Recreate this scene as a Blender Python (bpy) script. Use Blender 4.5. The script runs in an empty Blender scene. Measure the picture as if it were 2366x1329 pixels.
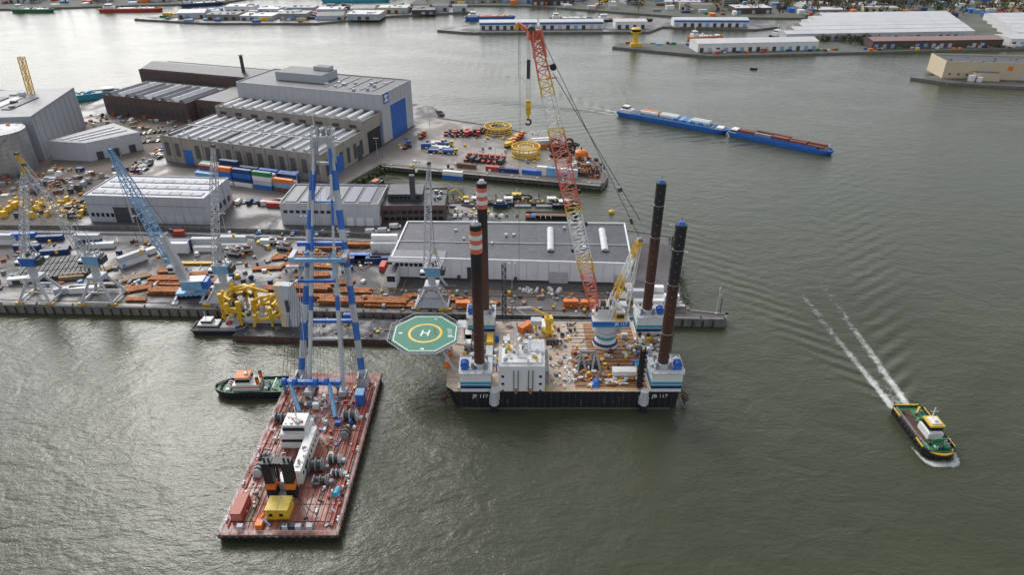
import bpy, math, random
from mathutils import Vector, Matrix
random.seed(7)
R=random.uniform
sc=bpy.context.scene
COL=sc.collection
# ------------------------------------------------------------------ shader helpers
class E:
    def __init__(s,nt,v): s.nt=nt; s.v=v
    def m(s,op,*a):
        n=s.nt.nodes.new("ShaderNodeMath"); n.operation=op
        for i,q in enumerate((s,)+a):
            q=q.v if isinstance(q,E) else q
            if isinstance(q,(int,float)): n.inputs[i].default_value=q
            else: s.nt.links.new(q,n.inputs[i])
        return E(s.nt,n.outputs[0])
    def __add__(s,o): return s.m('ADD',o)
    def __sub__(s,o): return s.m('SUBTRACT',o)
    def __mul__(s,o): return s.m('MULTIPLY',o)
    def __truediv__(s,o): return s.m('DIVIDE',o)
    def sin(s): return s.m('SINE')
    def abs(s): return s.m('ABSOLUTE')
    def mx(s,o): return s.m('MAXIMUM',o)
    def mn(s,o): return s.m('MINIMUM',o)
    def gauss(s,w):
        q=s/w
        return (q*q*-1.0).m('EXPONENT')
    def clamp(s): 
        r=s.m('MAXIMUM',0.0).m('MINIMUM',1.0); return r
def noise(nt,vec,scale,detail=5,rough=.6,dist=0.0):
    n=nt.nodes.new("ShaderNodeTexNoise"); n.inputs['Scale'].default_value=scale
    n.inputs['Detail'].default_value=detail; n.inputs['Roughness'].default_value=rough
    n.inputs['Distortion'].default_value=dist
    nt.links.new(vec,n.inputs['Vector']); return n.outputs['Fac']
def mapping(nt,vec,sx,sy,sz,rz=0):
    n=nt.nodes.new("ShaderNodeMapping"); n.inputs['Scale'].default_value=(sx,sy,sz); n.inputs['Rotation'].default_value=(0,0,rz)
    nt.links.new(vec,n.inputs['Vector']); return n.outputs[0]
def ramp(nt,fac,a,b):
    n=nt.nodes.new("ShaderNodeMapRange"); n.inputs['From Min'].default_value=a; n.inputs['From Max'].default_value=b
    nt.links.new(fac,n.inputs['Value']); return n.outputs[0]
def mixc(nt,fac,a,b):
    n=nt.nodes.new("ShaderNodeMix"); n.data_type='RGBA'
    for s,v in ((n.inputs[0],fac),(n.inputs[6],a),(n.inputs[7],b)):
        if isinstance(v,(int,float)): s.default_value=v
        elif isinstance(v,tuple): s.default_value=v if len(v)==4 else v+(1,)
        else: nt.links.new(v,s)
    return n.outputs[2]
MATS={}
def mat(name,col,rough=.6,metal=0.0,var=.2,scale=.35,dirt=None,amt=.3,streak=False,bump=0):
    if name in MATS: return MATS[name]
    m=bpy.data.materials.new(name); m.use_nodes=True; nt=m.node_tree
    p=nt.nodes['Principled BSDF']; p.inputs['Roughness'].default_value=rough; p.inputs['Metallic'].default_value=metal
    g=nt.nodes.new("ShaderNodeNewGeometry").outputs['Position']
    v=mapping(nt,g,1,1,.18 if streak else 1)
    f=ramp(nt,noise(nt,v,scale,4,.65),.3,.7)
    c=mixc(nt,f,tuple(x*(1-var) for x in col),tuple(min(1,x*(1+var*.6)) for x in col))
    if dirt:
        f2=ramp(nt,noise(nt,v,scale*2.3+.11,5,.7,.4),.62-amt*.4,.78-amt*.2)
        f2=(E(nt,f2)*.75).clamp().v
        c=mixc(nt,f2,c,dirt)
    nt.links.new(c,p.inputs['Base Color'])
    if bump:
        b=nt.nodes.new("ShaderNodeBump"); b.inputs['Strength'].default_value=bump; b.inputs['Distance'].default_value=.3
        nt.links.new(noise(nt,g,scale*6,4),b.inputs['Height']); nt.links.new(b.outputs[0],p.inputs['Normal'])
    MATS[name]=m; return m
rustc=(.16,.06,.025)
white=mat('white_paint',(.76,.76,.74),.5,var=.08,dirt=(.5,.46,.4),amt=.1,streak=True,scale=.4)
shedw=mat('white_cladding',(.78,.8,.82),.5,var=.05,dirt=(.64,.64,.62),amt=.1,streak=True,scale=.25)
lgrey=mat('light_grey_paint',(.5,.52,.54),.55,var=.12,dirt=(.33,.32,.31),amt=.12,streak=True)
grey=mat('grey_paint',(.25,.26,.27),.55,dirt=(.15,.13,.11),amt=.2,streak=True)
dgrey=mat('dark_grey',(.06,.062,.068),.6,dirt=(.12,.09,.07),amt=.2)
black=mat('black_paint',(.018,.02,.026),.5,dirt=(.09,.06,.045),amt=.15,streak=True)
blue=mat('blue_paint',(.03,.15,.52),.45,dirt=(.04,.09,.22),amt=.12)
lblue=mat('light_blue_paint',(.2,.42,.66),.5,dirt=(.22,.27,.32),amt=.15)
teal=mat('teal_paint',(.06,.38,.5),.5)
navy=mat('navy_paint',(.015,.045,.16),.5)
yellow=mat('yellow_paint',(.76,.48,.035),.5,dirt=(.35,.2,.05),amt=.2)
red=mat('red_paint',(.52,.06,.04),.5,dirt=(.25,.06,.04),amt=.2)
bred=mat('boom_red_paint',(.7,.17,.1),.5,dirt=(.4,.12,.07),amt=.1)
orange=mat('orange_paint',(.75,.2,.03),.5,dirt=(.4,.13,.04),amt=.2)
rust=mat('rusty_steel',(.5,.165,.035),.75,var=.5,dirt=(.16,.06,.03),amt=.45,scale=.5)
drust=mat('dark_rust',(.09,.045,.03),.8,var=.4)
green=mat('green_paint',(.03,.2,.08),.5,dirt=(.06,.12,.06),amt=.2)
hgreen=mat('helideck_green',(.03,.2,.125),.6,var=.12)
pink=mat('salmon_paint',(.5,.18,.14),.6)
wood=mat('timber',(.38,.27,.17),.8,var=.35)
rope=mat('wire_rope',(.07,.07,.075),.5)
glass=mat('dark_glass',(.02,.025,.03),.12,var=.1)
steel=mat('galvanised_steel',(.42,.43,.44),.35,.7,streak=True,dirt=(.2,.17,.14),amt=.2)
rubber=mat('rubber',(.015,.015,.015),.8)
roofd=mat('dark_roof_felt',(.06,.063,.075),.55,var=.35,scale=.12,dirt=(.12,.125,.135),amt=.3)
roofg=mat('grey_roof',(.16,.165,.18),.5,var=.25,scale=.1,dirt=(.1,.1,.11),amt=.3)
skyl=mat('skylight_panel',(.52,.54,.56),.35,var=.15)
tan=mat('tan_concrete_wall',(.33,.3,.26),.8,streak=True,dirt=(.21,.185,.16),amt=.25)
brick=mat('brown_brick',(.12,.08,.07),.85,dirt=(.07,.06,.06),amt=.3)
wallg=mat('grey_cladding',(.44,.455,.48),.5,var=.08,streak=True,scale=.6)
wallb=mat('blue_grey_cladding',(.33,.345,.37),.5,var=.1,streak=True,scale=.6)
beige=mat('beige_wall',(.6,.5,.34),.7,var=.08)
solar=mat('solar_panel',(.03,.04,.1),.25)
brown=mat('brown_cargo',(.2,.1,.07),.8,var=.3)
cbrown=mat('container_brown',(.22,.08,.06),.7)
foamw=mat('tarpaulin',(.68,.7,.7),.6)
hivis=mat('hi_vis_orange',(.8,.22,.03),.7)
conc=mat('quay_concrete',(.2,.195,.18),.85,var=.3,scale=.3,dirt=(.08,.075,.07),amt=.4,streak=True,bump=.3)
def ground_mat(name,a,b,c,wet=True):
    m=bpy.data.materials.new(name); m.use_nodes=True; nt=m.node_tree; p=nt.nodes['Principled BSDF']
    g=nt.nodes.new("ShaderNodeNewGeometry").outputs['Position']
    f=ramp(nt,noise(nt,g,.025,7,.65,.6),.4,.6)
    col=mixc(nt,f,a,b)
    v=mapping(nt,g,.08,.9,1,.04)
    f3=ramp(nt,noise(nt,v,.6,5,.7),.45,.75)
    col=mixc(nt,(E(nt,f3)*.45).v,col,c)
    f2=ramp(nt,noise(nt,g,.6,6,.75),.35,.75)
    col=mixc(nt,(E(nt,f2)*.35).v,col,tuple(x*1.7 for x in b))
    nt.links.new(col,p.inputs['Base Color'])
    if wet:
        r=ramp(nt,noise(nt,g,.045,5,.6,.8),.42,.58)
        nt.links.new((E(nt,r)*.4+.36).v,p.inputs['Roughness'])
    else: p.inputs['Roughness'].default_value=.9
    return m
asph=ground_mat('quay_asphalt',(.06,.053,.055),(.1,.09,.088),(.04,.036,.036))
yard=ground_mat('yard_paving',(.16,.14,.125),(.22,.195,.17),(.1,.09,.08))
dirtg=ground_mat('bare_ground',(.19,.15,.12),(.12,.1,.085),(.09,.09,.08),False)
farg=ground_mat('far_ground',(.12,.12,.11),(.075,.085,.055),(.17,.16,.15),False)
def deckmat(name,base,dark,light,ax,strk=1.0):
    m=bpy.data.materials.new(name); m.use_nodes=True; nt=m.node_tree; p=nt.nodes['Principled BSDF']
    g=nt.nodes.new("ShaderNodeNewGeometry").outputs['Position']
    v=mapping(nt,g,1 if ax=='y' else .05,.05 if ax=='y' else 1,1)
    f=ramp(nt,noise(nt,v,1.3,6,.7),.42,.58)
    col=mixc(nt,(E(nt,f)*.8*strk).v,base,dark)
    f=ramp(nt,noise(nt,v,.9,7,.75,.5),.56,.68)
    col=mixc(nt,(E(nt,f)*.7*strk).v,col,light)
    f=ramp(nt,noise(nt,g,.35,8,.7),.52,.72)
    col=mixc(nt,(E(nt,f)*.75).v,col,dark)
    nt.links.new(col,p.inputs['Base Color'])
    r=ramp(nt,noise(nt,g,.15,5,.6),.4,.6); nt.links.new((E(nt,r)*.4+.35).v,p.inputs['Roughness'])
    return m
reddeck=deckmat('red_barge_deck',(.32,.095,.065),(.1,.035,.028),(.5,.3,.26),'y')
tandeck=deckmat('tan_work_deck',(.54,.46,.37),(.27,.15,.08),(.68,.65,.58),'x',.7)
rustdeck=deckmat('rust_work_deck',(.38,.18,.06),(.13,.06,.03),(.52,.32,.16),'x')
darkdeck=deckmat('dark_barge_deck',(.04,.045,.055),(.02,.02,.025),(.1,.1,.11),'x')
def legmat():
    m=bpy.data.materials.new('jackup_leg_steel'); m.use_nodes=True; nt=m.node_tree; p=nt.nodes['Principled BSDF']
    g=nt.nodes.new("ShaderNodeNewGeometry").outputs['Position']
    sx=nt.nodes.new("ShaderNodeSeparateXYZ"); nt.links.new(g,sx.inputs[0])
    z=E(nt,sx.outputs[2]); n=E(nt,noise(nt,mapping(nt,g,1,1,.15),.9,6,.7))
    f=((z+n*18-47)/14).clamp()
    c=mixc(nt,f.v,(.085,.034,.022),(.02,.02,.023))
    c=mixc(nt,(E(nt,ramp(nt,noise(nt,g,.8,6,.7),.55,.8))*.4).v,c,(.06,.045,.04))
    nt.links.new(c,p.inputs['Base Color']); p.inputs['Roughness'].default_value=.55
    return m
legm=legmat()
# ------------------------------------------------------------------ mesh builder
class Ob:
    def __init__(s,name,loc=(0,0,0),rz=0.0):
        s.name=name; s.loc=loc; s.rz=rz; s.parts={}; s.cur='body'; s.texts=[]
    def part(s,n): s.cur=n; return s
    def add(s,vs,fs,m,smooth=False):
        P=s.parts.setdefault(s.cur,[[],[],[],[],[]])
        o=len(P[0]); P[0].extend([tuple(v) for v in vs]); 
        if m not in P[3]: P[3].append(m)
        mi=P[3].index(m)
        for f in fs: P[1].append(tuple(i+o for i in f)); P[2].append(mi); P[4].append(smooth)
    def box(s,cx,cy,z0,sx,sy,sz,m,rz=0,top=1.0,topm=None):
        c,n=math.cos(rz),math.sin(rz); vs=[]
        for z,k in ((z0,1),(z0+sz,top)):
            for dx,dy in ((-1,-1),(1,-1),(1,1),(-1,1)):
                x=dx*sx/2*k; y=dy*sy/2*k; vs.append((cx+x*c-y*n,cy+x*n+y*c,z))
        F=[(3,2,1,0),(0,1,5,4),(1,2,6,5),(2,3,7,6),(3,0,4,7)]
        if topm: s.add(vs,F,m); s.add(vs[4:],[(0,1,2,3)],topm)
        else: s.add(vs,F+[(4,5,6,7)],m)
    def tube(s,a,b,r,m,n=8,r1=None,cap=True):
        a=Vector(a); b=Vector(b); d=b-a
        if d.length<1e-6: return
        r1=r if r1 is None else r1
        q=d.to_track_quat('Z','Y'); vs=[]
        off=math.pi/4 if n==4 else 0
        for p,rr in ((a,r),(b,r1)):
            for i in range(n):
                t=2*math.pi*i/n+off; vs.append(p+q@Vector((math.cos(t)*rr,math.sin(t)*rr,0)))
        fs=[(i,(i+1)%n,n+(i+1)%n,n+i) for i in range(n)]
        s.add(vs,fs,m,n>6)
        if cap: s.add(vs,[tuple(range(n-1,-1,-1)),tuple(range(n,2*n))],m)
    def beam(s,a,b,w,m): s.tube(a,b,w*.7071,m,4)
    def prism(s,poly,z0,z1,m,topm=None,poly1=None):
        n=len(poly); poly1=poly1 or poly
        vs=[(x,y,z0) for x,y in poly]+[(x,y,z1) for x,y in poly1]
        s.add(vs,[(i,(i+1)%n,n+(i+1)%n,n+i) for i in range(n)],m)
        s.add(vs[n:],[tuple(range(n))],topm or m)
    def sheet(s,poly,z,m): s.add([(x,y,z) for x,y in poly],[tuple(range(len(poly)))],m)
    def vault(s,a,b,z,r,m,h=None,n=8):
        a=Vector((a[0],a[1],z)); b=Vector((b[0],b[1],z)); d=(b-a).normalized(); pr=Vector((-d.y,d.x,0)); h=h or r
        vs=[]
        for p in (a,b):
            for i in range(n+1):
                t=math.pi*i/n; vs.append(p+pr*math.cos(t)*r+Vector((0,0,math.sin(t)*h)))
        k=n+1
        s.add(vs,[(i+1,i,k+i,k+i+1) for i in range(n)]+[tuple(range(k)),tuple(range(2*k-1,k-1,-1))],m,False)
    def torus(s,c,Rr,r,m,t0=0,t1=2*math.pi,n=20,k=6,axis='z',sm=True):
        vs=[];full=abs(t1-t0-2*math.pi)<1e-3
        cnt=n if full else n+1
        for i in range(cnt):
            t=t0+(t1-t0)*i/n
            for j in range(k):
                p=2*math.pi*j/k+(.785 if k==4 else 0); rr=Rr+math.cos(p)*r; h=math.sin(p)*r
                v=(rr*math.cos(t),rr*math.sin(t),h)
                if axis=='y': v=(v[0],v[2],v[1])
                if axis=='x': v=(v[2],v[0],v[1])
                vs.append((c[0]+v[0],c[1]+v[1],c[2]+v[2]))
        fs=[]
        for i in range(n):
            for j in range(k):
                i2=(i+1)%cnt; fs.append((i*k+j,i2*k+j,i2*k+(j+1)%k,i*k+(j+1)%k))
        s.add(vs,fs,m,sm)
    def lattice(s,p0,p1,wf,mf,nseg,th,side=None):
        p0=Vector(p0); p1=Vector(p1); d=(p1-p0); dn=d.normalized()
        up=side or Vector((0,1,0)); u=dn.cross(up).normalized(); v=u.cross(dn).normalized()
        ring=[]
        for i in range(nseg+1):
            t=i/nseg; w=wf(t)/2; c=p0+d*t
            ring.append([c+u*a*w+v*b*w for a,b in ((-1,-1),(1,-1),(1,1),(-1,1))])
        for i in range(nseg):
            m=mf((i+.5)/nseg)
            for j in range(4):
                k=(j+1)%4
                s.tube(ring[i][j],ring[i+1][j],th,m,4,cap=False)
                s.tube(ring[i][j] if i%2 else ring[i][k],ring[i+1][k] if i%2 else ring[i+1][j],th*.6,m,4,cap=False)
                s.tube(ring[i+1][j],ring[i+1][k],th*.55,m,4,cap=False)
    def rail(s,pts,z,m,h=1.1,r=.05,step=2.5,closed=False):
        if closed: pts=pts+[pts[0]]
        for a,b in zip(pts,pts[1:]):
            for hh in (h,h*.5): s.tube((a[0],a[1],z+hh),(b[0],b[1],z+hh),r,m,4,cap=False)
            L=math.hypot(b[0]-a[0],b[1]-a[1]); n=max(1,int(L/step))
            for i in range(n+1):
                x=a[0]+(b[0]-a[0])*i/n; y=a[1]+(b[1]-a[1])*i/n
                s.tube((x,y,z),(x,y,z+h),r,m,4,cap=False)
    def text(s,body,loc,rot,size,m): s.texts.append((body,loc,rot,size,m))
    def done(s):
        single=len(s.parts)==1 and not s.texts
        root=None
        if not single:
            root=bpy.data.objects.new(s.name,None); root.empty_display_size=.5; COL.objects.link(root)
            root.location=s.loc; root.rotation_euler=(0,0,s.rz)
        for n,P in s.parts.items():
            me=bpy.data.meshes.new(s.name+'_'+n); me.from_pydata(P[0],[],P[1])
            for m in P[3]: me.materials.append(m)
            me.polygons.foreach_set('material_index',P[2]); me.polygons.foreach_set('use_smooth',P[4]); me.update()
            o=bpy.data.objects.new(s.name if single else n,me); COL.objects.link(o)
            if single: o.location=s.loc; o.rotation_euler=(0,0,s.rz); root=o
            else: o.parent=root
        for body,loc,rot,size,m in s.texts:
            c=bpy.data.curves.new('lettering','FONT'); c.body=body; c.size=size; c.align_x='CENTER'; c.align_y='CENTER'; c.offset=.015*size
            c.materials.append(m); o=bpy.data.objects.new('lettering',c); COL.objects.link(o); o.location=loc; o.rotation_euler=rot; o.parent=root
        return root
def clutter(o,x0,x1,y0,y1,z,n,ms,smin=.5,smax=2.5,hmax=2.0):
    for i in range(n):
        x=R(x0,x1);y=R(y0,y1);m=random.choice(ms);k=random.random()
        a=R(smin,smax);b=R(smin,smax*.7);h=R(.3,hmax)
        if k<.5: o.box(x,y,z,a,b,h,m,random.choice((0,0,1.57,R(0,3))))
        elif k<.75: o.tube((x,y,z),(x,y,z+h),a*.35,m,8)
        elif k<.9:
            t=R(0,3.14); L=R(1,smax*2); o.tube((x,y,z+.25),(x+L*math.cos(t),y+L*math.sin(t),z+.25),.2,m,6)
        else:
            t=random.choice((0,1.57)); o.tube((x,y,z+a*.5),(x+math.cos(t)*b,y+math.sin(t)*b,z+a*.5),a*.45,m,10)
def winch(o,x,y,z,r,L,m,rz=0,dm=None):
    c,s_=math.cos(rz),math.sin(rz); f=lambda t,h=0:(x+c*t,y+s_*t,z+h)
    o.tube(f(-L/2,r),f(L/2,r),r*.7,dm or rope,12)
    for t in (-L/2,0,L/2): o.tube(f(t-.12,r),f(t+.12,r),r*1.05,m,14)
    for t in (-L/2-.35,L/2+.35): o.box(x+c*t,y+s_*t,z,.4,r*1.6,r*1.3,m,rz)
    o.box(x+c*(L/2+1.2),y+s_*(L/2+1.2),z,1.2,1.2,1.1,m,rz)
# ------------------------------------------------------------------ camera, sky, sun
cd=bpy.data.cameras.new('camera'); cam=bpy.data.objects.new('camera',cd); COL.objects.link(cam)
cam.location=(0,0,150); cam.rotation_euler=(math.radians(60),0,0); cd.lens=24.0; cd.sensor_width=36; cd.clip_end=30000; cd.clip_start=1
sc.camera=cam
w=bpy.data.worlds.new('World'); sc.world=w; w.use_nodes=True; nt=w.node_tree; bg=nt.nodes['Background']
sk=nt.nodes.new('ShaderNodeTexSky'); sk.sky_type='NISHITA'; sk.sun_disc=False; sk.sun_elevation=math.radians(40); sk.sun_rotation=math.radians(-30)
sk.dust_density=3; sk.air_density=1
hs=nt.nodes.new('ShaderNodeHueSaturation'); hs.inputs['Saturation'].default_value=.25
nt.links.new(sk.outputs[0],hs.inputs['Color'])
tc=nt.nodes.new('ShaderNodeTexCoord').outputs['Generated']
cl=ramp(nt,noise(nt,mapping(nt,tc,1,1,3),2.2,5,.6,.3),.3,.75)
cc=mixc(nt,cl,(1.3,1.33,1.38),(2.1,2.1,2.1))
mm=nt.nodes.new('ShaderNodeMix'); mm.data_type='RGBA'; mm.blend_type='MULTIPLY'; mm.inputs[0].default_value=1
nt.links.new(hs.outputs[0],mm.inputs[6]); nt.links.new(cc,mm.inputs[7]); nt.links.new(mm.outputs[2],bg.inputs['Color'])
bg.inputs['Strength'].default_value=.125
sd=bpy.data.lights.new('sun','SUN'); so=bpy.data.objects.new('sun',sd); COL.objects.link(so)
sd.energy=.8; sd.angle=math.radians(18); sd.color=(1,.97,.92)
az=math.radians(-30); el=math.radians(40)
dirv=Vector((math.sin(az)*math.cos(el),math.cos(az)*math.cos(el),math.sin(el)))
so.rotation_euler=dirv.to_track_quat('Z','Y').to_euler(); so.location=(0,0,300)
sc.view_settings.view_transform='Standard'; sc.view_settings.look='None'; sc.view_settings.exposure=0
# ------------------------------------------------------------------ water
def water():
    m=bpy.data.materials.new('river_water'); m.use_nodes=True; nt=m.node_tree; p=nt.nodes['Principled BSDF']
    g=nt.nodes.new("ShaderNodeNewGeometry").outputs['Position']
    sx=nt.nodes.new("ShaderNodeSeparateXYZ"); nt.links.new(g,sx.inputs[0]); X=E(nt,sx.outputs[0]); Y=E(nt,sx.outputs[1])
    lg_=noise(nt,mapping(nt,g,1,1.7,1,.35),.013,4,.6,.6)
    col=mixc(nt,ramp(nt,lg_,.35,.65),(.046,.053,.029),(.062,.067,.039))
    big=E(nt,noise(nt,mapping(nt,g,1,1.6,1,.3),.09,2,.6,.4)); med=E(nt,noise(nt,mapping(nt,g,1,1.9,1,.35),.45,3,.65,.2)); fin=E(nt,noise(nt,mapping(nt,g,1,1.6,1,.2),1.7,2,.7))
    h=big*1.3+med*.5+fin*.14
    foam=None
    wob=(E(nt,noise(nt,g,.05,2))-.5)*6
    n=E(nt,noise(nt,g,.8,5,.8,.6)); n2=E(nt,noise(nt,g,.2,4,.7,.8))
    def wake(bx,by,dx,dy,lam,amp,dec,hw,fl,gain=1.0):
        u=(X-bx)*dx+(Y-by)*dy; v=((X-bx)*(-dy)+(Y-by)*dx).abs()
        up=u.mx(.01); on=(u/6).clamp()
        arm=(v-up*.33+wob*.4).gauss(up*.09+3)
        k=2*math.pi/lam
        wv=((v*.57-up*.82)*k+wob*.6).sin()*arm*on*((up*(-1/dec)).m('EXPONENT'))*amp
        core=(v-up*.04-hw*.6+wob*.12).gauss(up*.022+1.0)*.95+(v.gauss(hw*.9))*((up*(-1/(fl*.35))).m('EXPONENT'))*.6
        fm=core*on*((up*(-1/fl)).m('EXPONENT'))*gain
        f=((fm*1.05+n*1.5+n2*1.0-1.58)*1.5).clamp()*((fm*3).clamp())
        return wv,f
    for a in ((131,174,0,1,6.5,.9,90,4.6,58,1.15),(205,443,-.8,.6,9,.9,160,5.5,22),(84,533,-.8,.6,8,1.2,120,6,40)):
        wv,fm=wake(*a); h=h+wv; foam=fm if foam is None else foam.mx(fm)
    ux=((X-131)/6.0); uy=((Y-164.8)/12.6); rr=(ux*ux*ux*ux+uy*uy*uy*uy)
    foam=foam.mx(((((rr-1.0).gauss(.5))*((Y*-1.0+168)/14).clamp()*.7+n*1.2-.95)*3).clamp()*((rr-3.0)*-2).clamp())
    c2=mixc(nt,(foam*.8).v,col,(.7,.73,.7)); nt.links.new(c2,p.inputs['Base Color'])
    nt.links.new((foam*.5+.14).v,p.inputs['Roughness']); p.inputs['IOR'].default_value=1.33
    b=nt.nodes.new("ShaderNodeBump"); b.inputs['Distance'].default_value=.75
    nt.links.new((E(nt,ramp(nt,lg_,.35,.65))*.3+.38).v,b.inputs['Strength'])
    nt.links.new(h.v,b.inputs['Height']); nt.links.new(b.outputs[0],p.inputs['Normal'])
    return m
wm=water()
o=Ob('water'); o.sheet([(-9000,-1500),(9000,-1500),(9000,12000),(-9000,12000)],0,wm); o.done()
# ------------------------------------------------------------------ land
def yq(x): return 231.2-.0373*x
QA=-.037
main=[(-900,264),(-210,239),(85,228),(87,232.5),(72,235.5),(80,304),(56,313),(-5,323),(-33,332),(-36,354),(-79,366),(-99,369),(-82,408),(53,374),(58,388),(54,408),(34,457),(-16,491),(-56,511),(-62,540),(-82,552),(-300,628),(-335,612),(-340,540),(-389,582),(-443,597),(-900,680)]
o=Ob('quay_ground'); o.prism(main,-3,3.5,conc,asph)
o.part('quay_coping')
for a,b in list(zip(main,main[1:]))[:19]:
    a=Vector(a);b=Vector(b);d=(b-a);L=d.length;mid=(a+b)/2;nrm=Vector((d.y,-d.x)).normalized()
    mid=mid-nrm*.55; o.box(mid.x,mid.y,3.45,L,1.3,.35,conc,math.atan2(d.y,d.x))
o.part('fender_piles')
x=-300
while x<84:
    o.box(x,yq(x)-.3,-1,.5,.5,4,drust,QA); x+=4
for i in range(34):
    t=i/33; o.box(-80+t*132,407.3-t*34,-1,.7,.6,4.2,conc,-.25)
o.part('crane_rails')
for dd in (4,14.5):
    for e in (0,.5): o.beam((-300,yq(-300)+dd+e,3.52),(70,yq(70)+dd+e,3.52),.12,drust)
o.done()
o=Ob('yard_pavement')
o.sheet([(-80,404),(51,371),(55,387),(51,407),(31,455),(-17,488),(-56,507),(-68,492),(-110,378),(-97,372),(-84,410)],3.504,yard)
o.sheet([(-340,300),(-225,300),(-225,405),(-232,455),(-240,500),(-320,500),(-340,530),(-400,560),(-600,580),(-600,300)],3.504,dirtg)
o.sheet([(-222,352),(-100,352),(-110,374),(-222,408)],3.506,yard)
o.done()
ymark=mat('yellow_road_paint',(.6,.42,.05),.7,dirt=(.15,.13,.1),amt=.4); wmark=mat('white_road_paint',(.6,.6,.58),.7,dirt=(.15,.14,.13),amt=.4)
o=Ob('painted_markings')
for x in range(-56,-44,3): o.beam((x,yq(x)+16,3.53),(x+.5,yq(x)+28,3.53),.22,ymark)
o.beam((-60,yq(-60)+19,3.52),(60,yq(60)+19,3.52),.2,ymark)
for i in range(14): o.box(-110+i*3,306,3.5,.15,5,.02,wmark)
for i in range(20): o.box(-31+i*2.7,328,3.5,.15,4.5,.02,wmark)
o.done()
o=Ob('flood_wall')
pw=[(-420,316),(-259,314),(-159,312),(-60,303),(-56,300)]
for a,b in zip(pw,pw[1:]):
    L=math.hypot(b[0]-a[0],b[1]-a[1]); an=math.atan2(b[1]-a[1],b[0]-a[0])
    o.box((a[0]+b[0])/2,(a[1]+b[1])/2,3.4,L,.6,2.0,conc,an); o.box((a[0]+b[0])/2,(a[1]+b[1])/2-6,3.4,L,.5,1.1,lgrey,an)
o.done()
hedge=mat('hedge_green',(.06,.09,.03),.9,var=.5,scale=1.5)
o=Ob('hedge')
for i in range(260):
    t=random.random(); y=302-t*64; 
    x=71.5+(y-238)/64*7+R(-1.2,1.0)
    for k in range(6):
        a=Vector((x+R(-.8,.8),y+R(-.8,.8),3.5+R(0,1.3)));o.add([a,a+Vector((R(-.7,.7),R(-.7,.7),R(0,.5))),a+Vector((R(-.7,.7),R(-.7,.7),R(-.3,.5)))],[(0,1,2)],hedge)
o.done()
rockm=mat('rock',(.12,.11,.1),.9,var=.5,scale=1)
o=Ob('rock_revetment')
for i in range(160):
    t=random.random()
    if i<70: x=-56-t*4+R(-3,5); y=511+t*25
    elif i<120: x=34+(54-34)*t+R(0,5); y=457-50*t
    else: x=-99+17*t+R(0,5); y=370+38*t
    r=R(.8,2.2); o.box(x,y,R(-.5,1.8),r*1.3,r,r,rockm if i<120 else hedge,R(0,3),R(.5,.9))
o.done()
# ------------------------------------------------------------------ buildings
def bld(name,x,y,rz,L,D,H,wall,roof,z0=3.5,par=.6):
    o=Ob(name,(x,y,z0),rz); o.part('walls'); o.box(L/2,D/2,-.5,L,D,H+.5,wall)
    o.part('roof'); o.sheet([(.4,.4),(L-.4,.4),(L-.4,D-.4),(.4,D-.4)],H+.03,roof)
    if par:
        for bx,by,sx,sy in ((L/2,.2,L+.1,.4),(L/2,D-.2,L+.1,.4),(.2,D/2,.4,D-.8),(L-.2,D/2,.4,D-.8)): o.box(bx,by,H+.01,sx,sy,par,wall)
    return o
def fwin(o,x0,x1,z,h,n,w,m=glass,y=-.04):
    for i in range(n):
        x=x0+(x1-x0)*(i+.5)/n; o.box(x,y,z,w,.14,h,m)
def rwin(o,L,y0,y1,z,h,n,w,m=glass):
    for i in range(n):
        y=y0+(y1-y0)*(i+.5)/n; o.box(L+.04,y,z,.14,w,h,m)
def seams(o,L,D,H,m,st=6.0,z=0):
    n=int(L/st)
    for i in range(1,n): o.box(L*i/n,-.03,z,.12,.1,H-z,m)
    n=int(D/st)
    for i in range(1,n): o.box(L+.03,D*i/n,z,.1,.12,H-z,m)
HO=Vector((-219,414.5)); HR=-math.radians(18.5)
def hp(x,y): return (HO.x+x*math.cos(HR)-y*math.sin(HR),HO.y+x*math.sin(HR)+y*math.cos(HR))
x,y=hp(0,0); o=bld('fabrication_hall',x,y,HR,115,50,16,tan,roofd)
o.part('windows')
for i in range(15):
    cx=4+i*7.6
    if i in (2,): o.box(cx,-.05,0,6,.2,9,blue); continue
    o.box(cx,-.04,4,3.6,.14,8.5,dgrey)
    for k in range(4): o.box(cx-1.4+k*.95,-.1,4,.16,.12,8.5,tan)
    o.box(cx+3.8,-.2,0,.9,.5,15.6,tan)
for i in range(6): o.box(115.05,5+i*8,2,.2,3.4,9.5,dgrey)
o.box(115.15,18,0,.3,8,10,blue); o.box(115.15,42,0,.3,5,9,dgrey)
o.part('skylights')
for i in range(15):
    cx=5+i*7.5; o.vault((cx,3),(cx,22),16.05,1.35,skyl if i%5 else roofg,1.2); o.vault((cx,26),(cx,47),16.05,1.35,skyl if i%4 else white,1.2)
o.beam((1,24,16.3),(114,24,16.3),.8,lgrey)
for i in range(14): o.box(8.8+i*7.5,R(6,44),16.05,R(.8,1.8),R(.8,1.8),R(.4,1),lgrey)
o.done()
x,y=hp(2,50.2); o=bld('assembly_hall',x,y,HR,113,25,21.5,tan,roofd)
o.part('skylights')
for i in range(14): o.vault((5+i*7.9,3),(5+i*7.9,22),21.55,1.6,white,1.4)
o.part('door'); o.box(113.1,12,0,.3,17,14,black); o.box(113.15,12,14,.5,18,.7,tan); o.box(113.2,22.3,0,.4,1,16,blue)
for i in range(9): o.box(6+i*12.4,-.05,17,5,.14,2,dgrey)
o.done()
x,y=hp(2,75.4); o=bld('shipyard_hall',x,y,HR,113,45,32,wallg,roofd)
seams(o,113,45,32,wallb,5.6)
o.part('door'); o.box(113.1,23,0,.35,22,23,blue)
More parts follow.
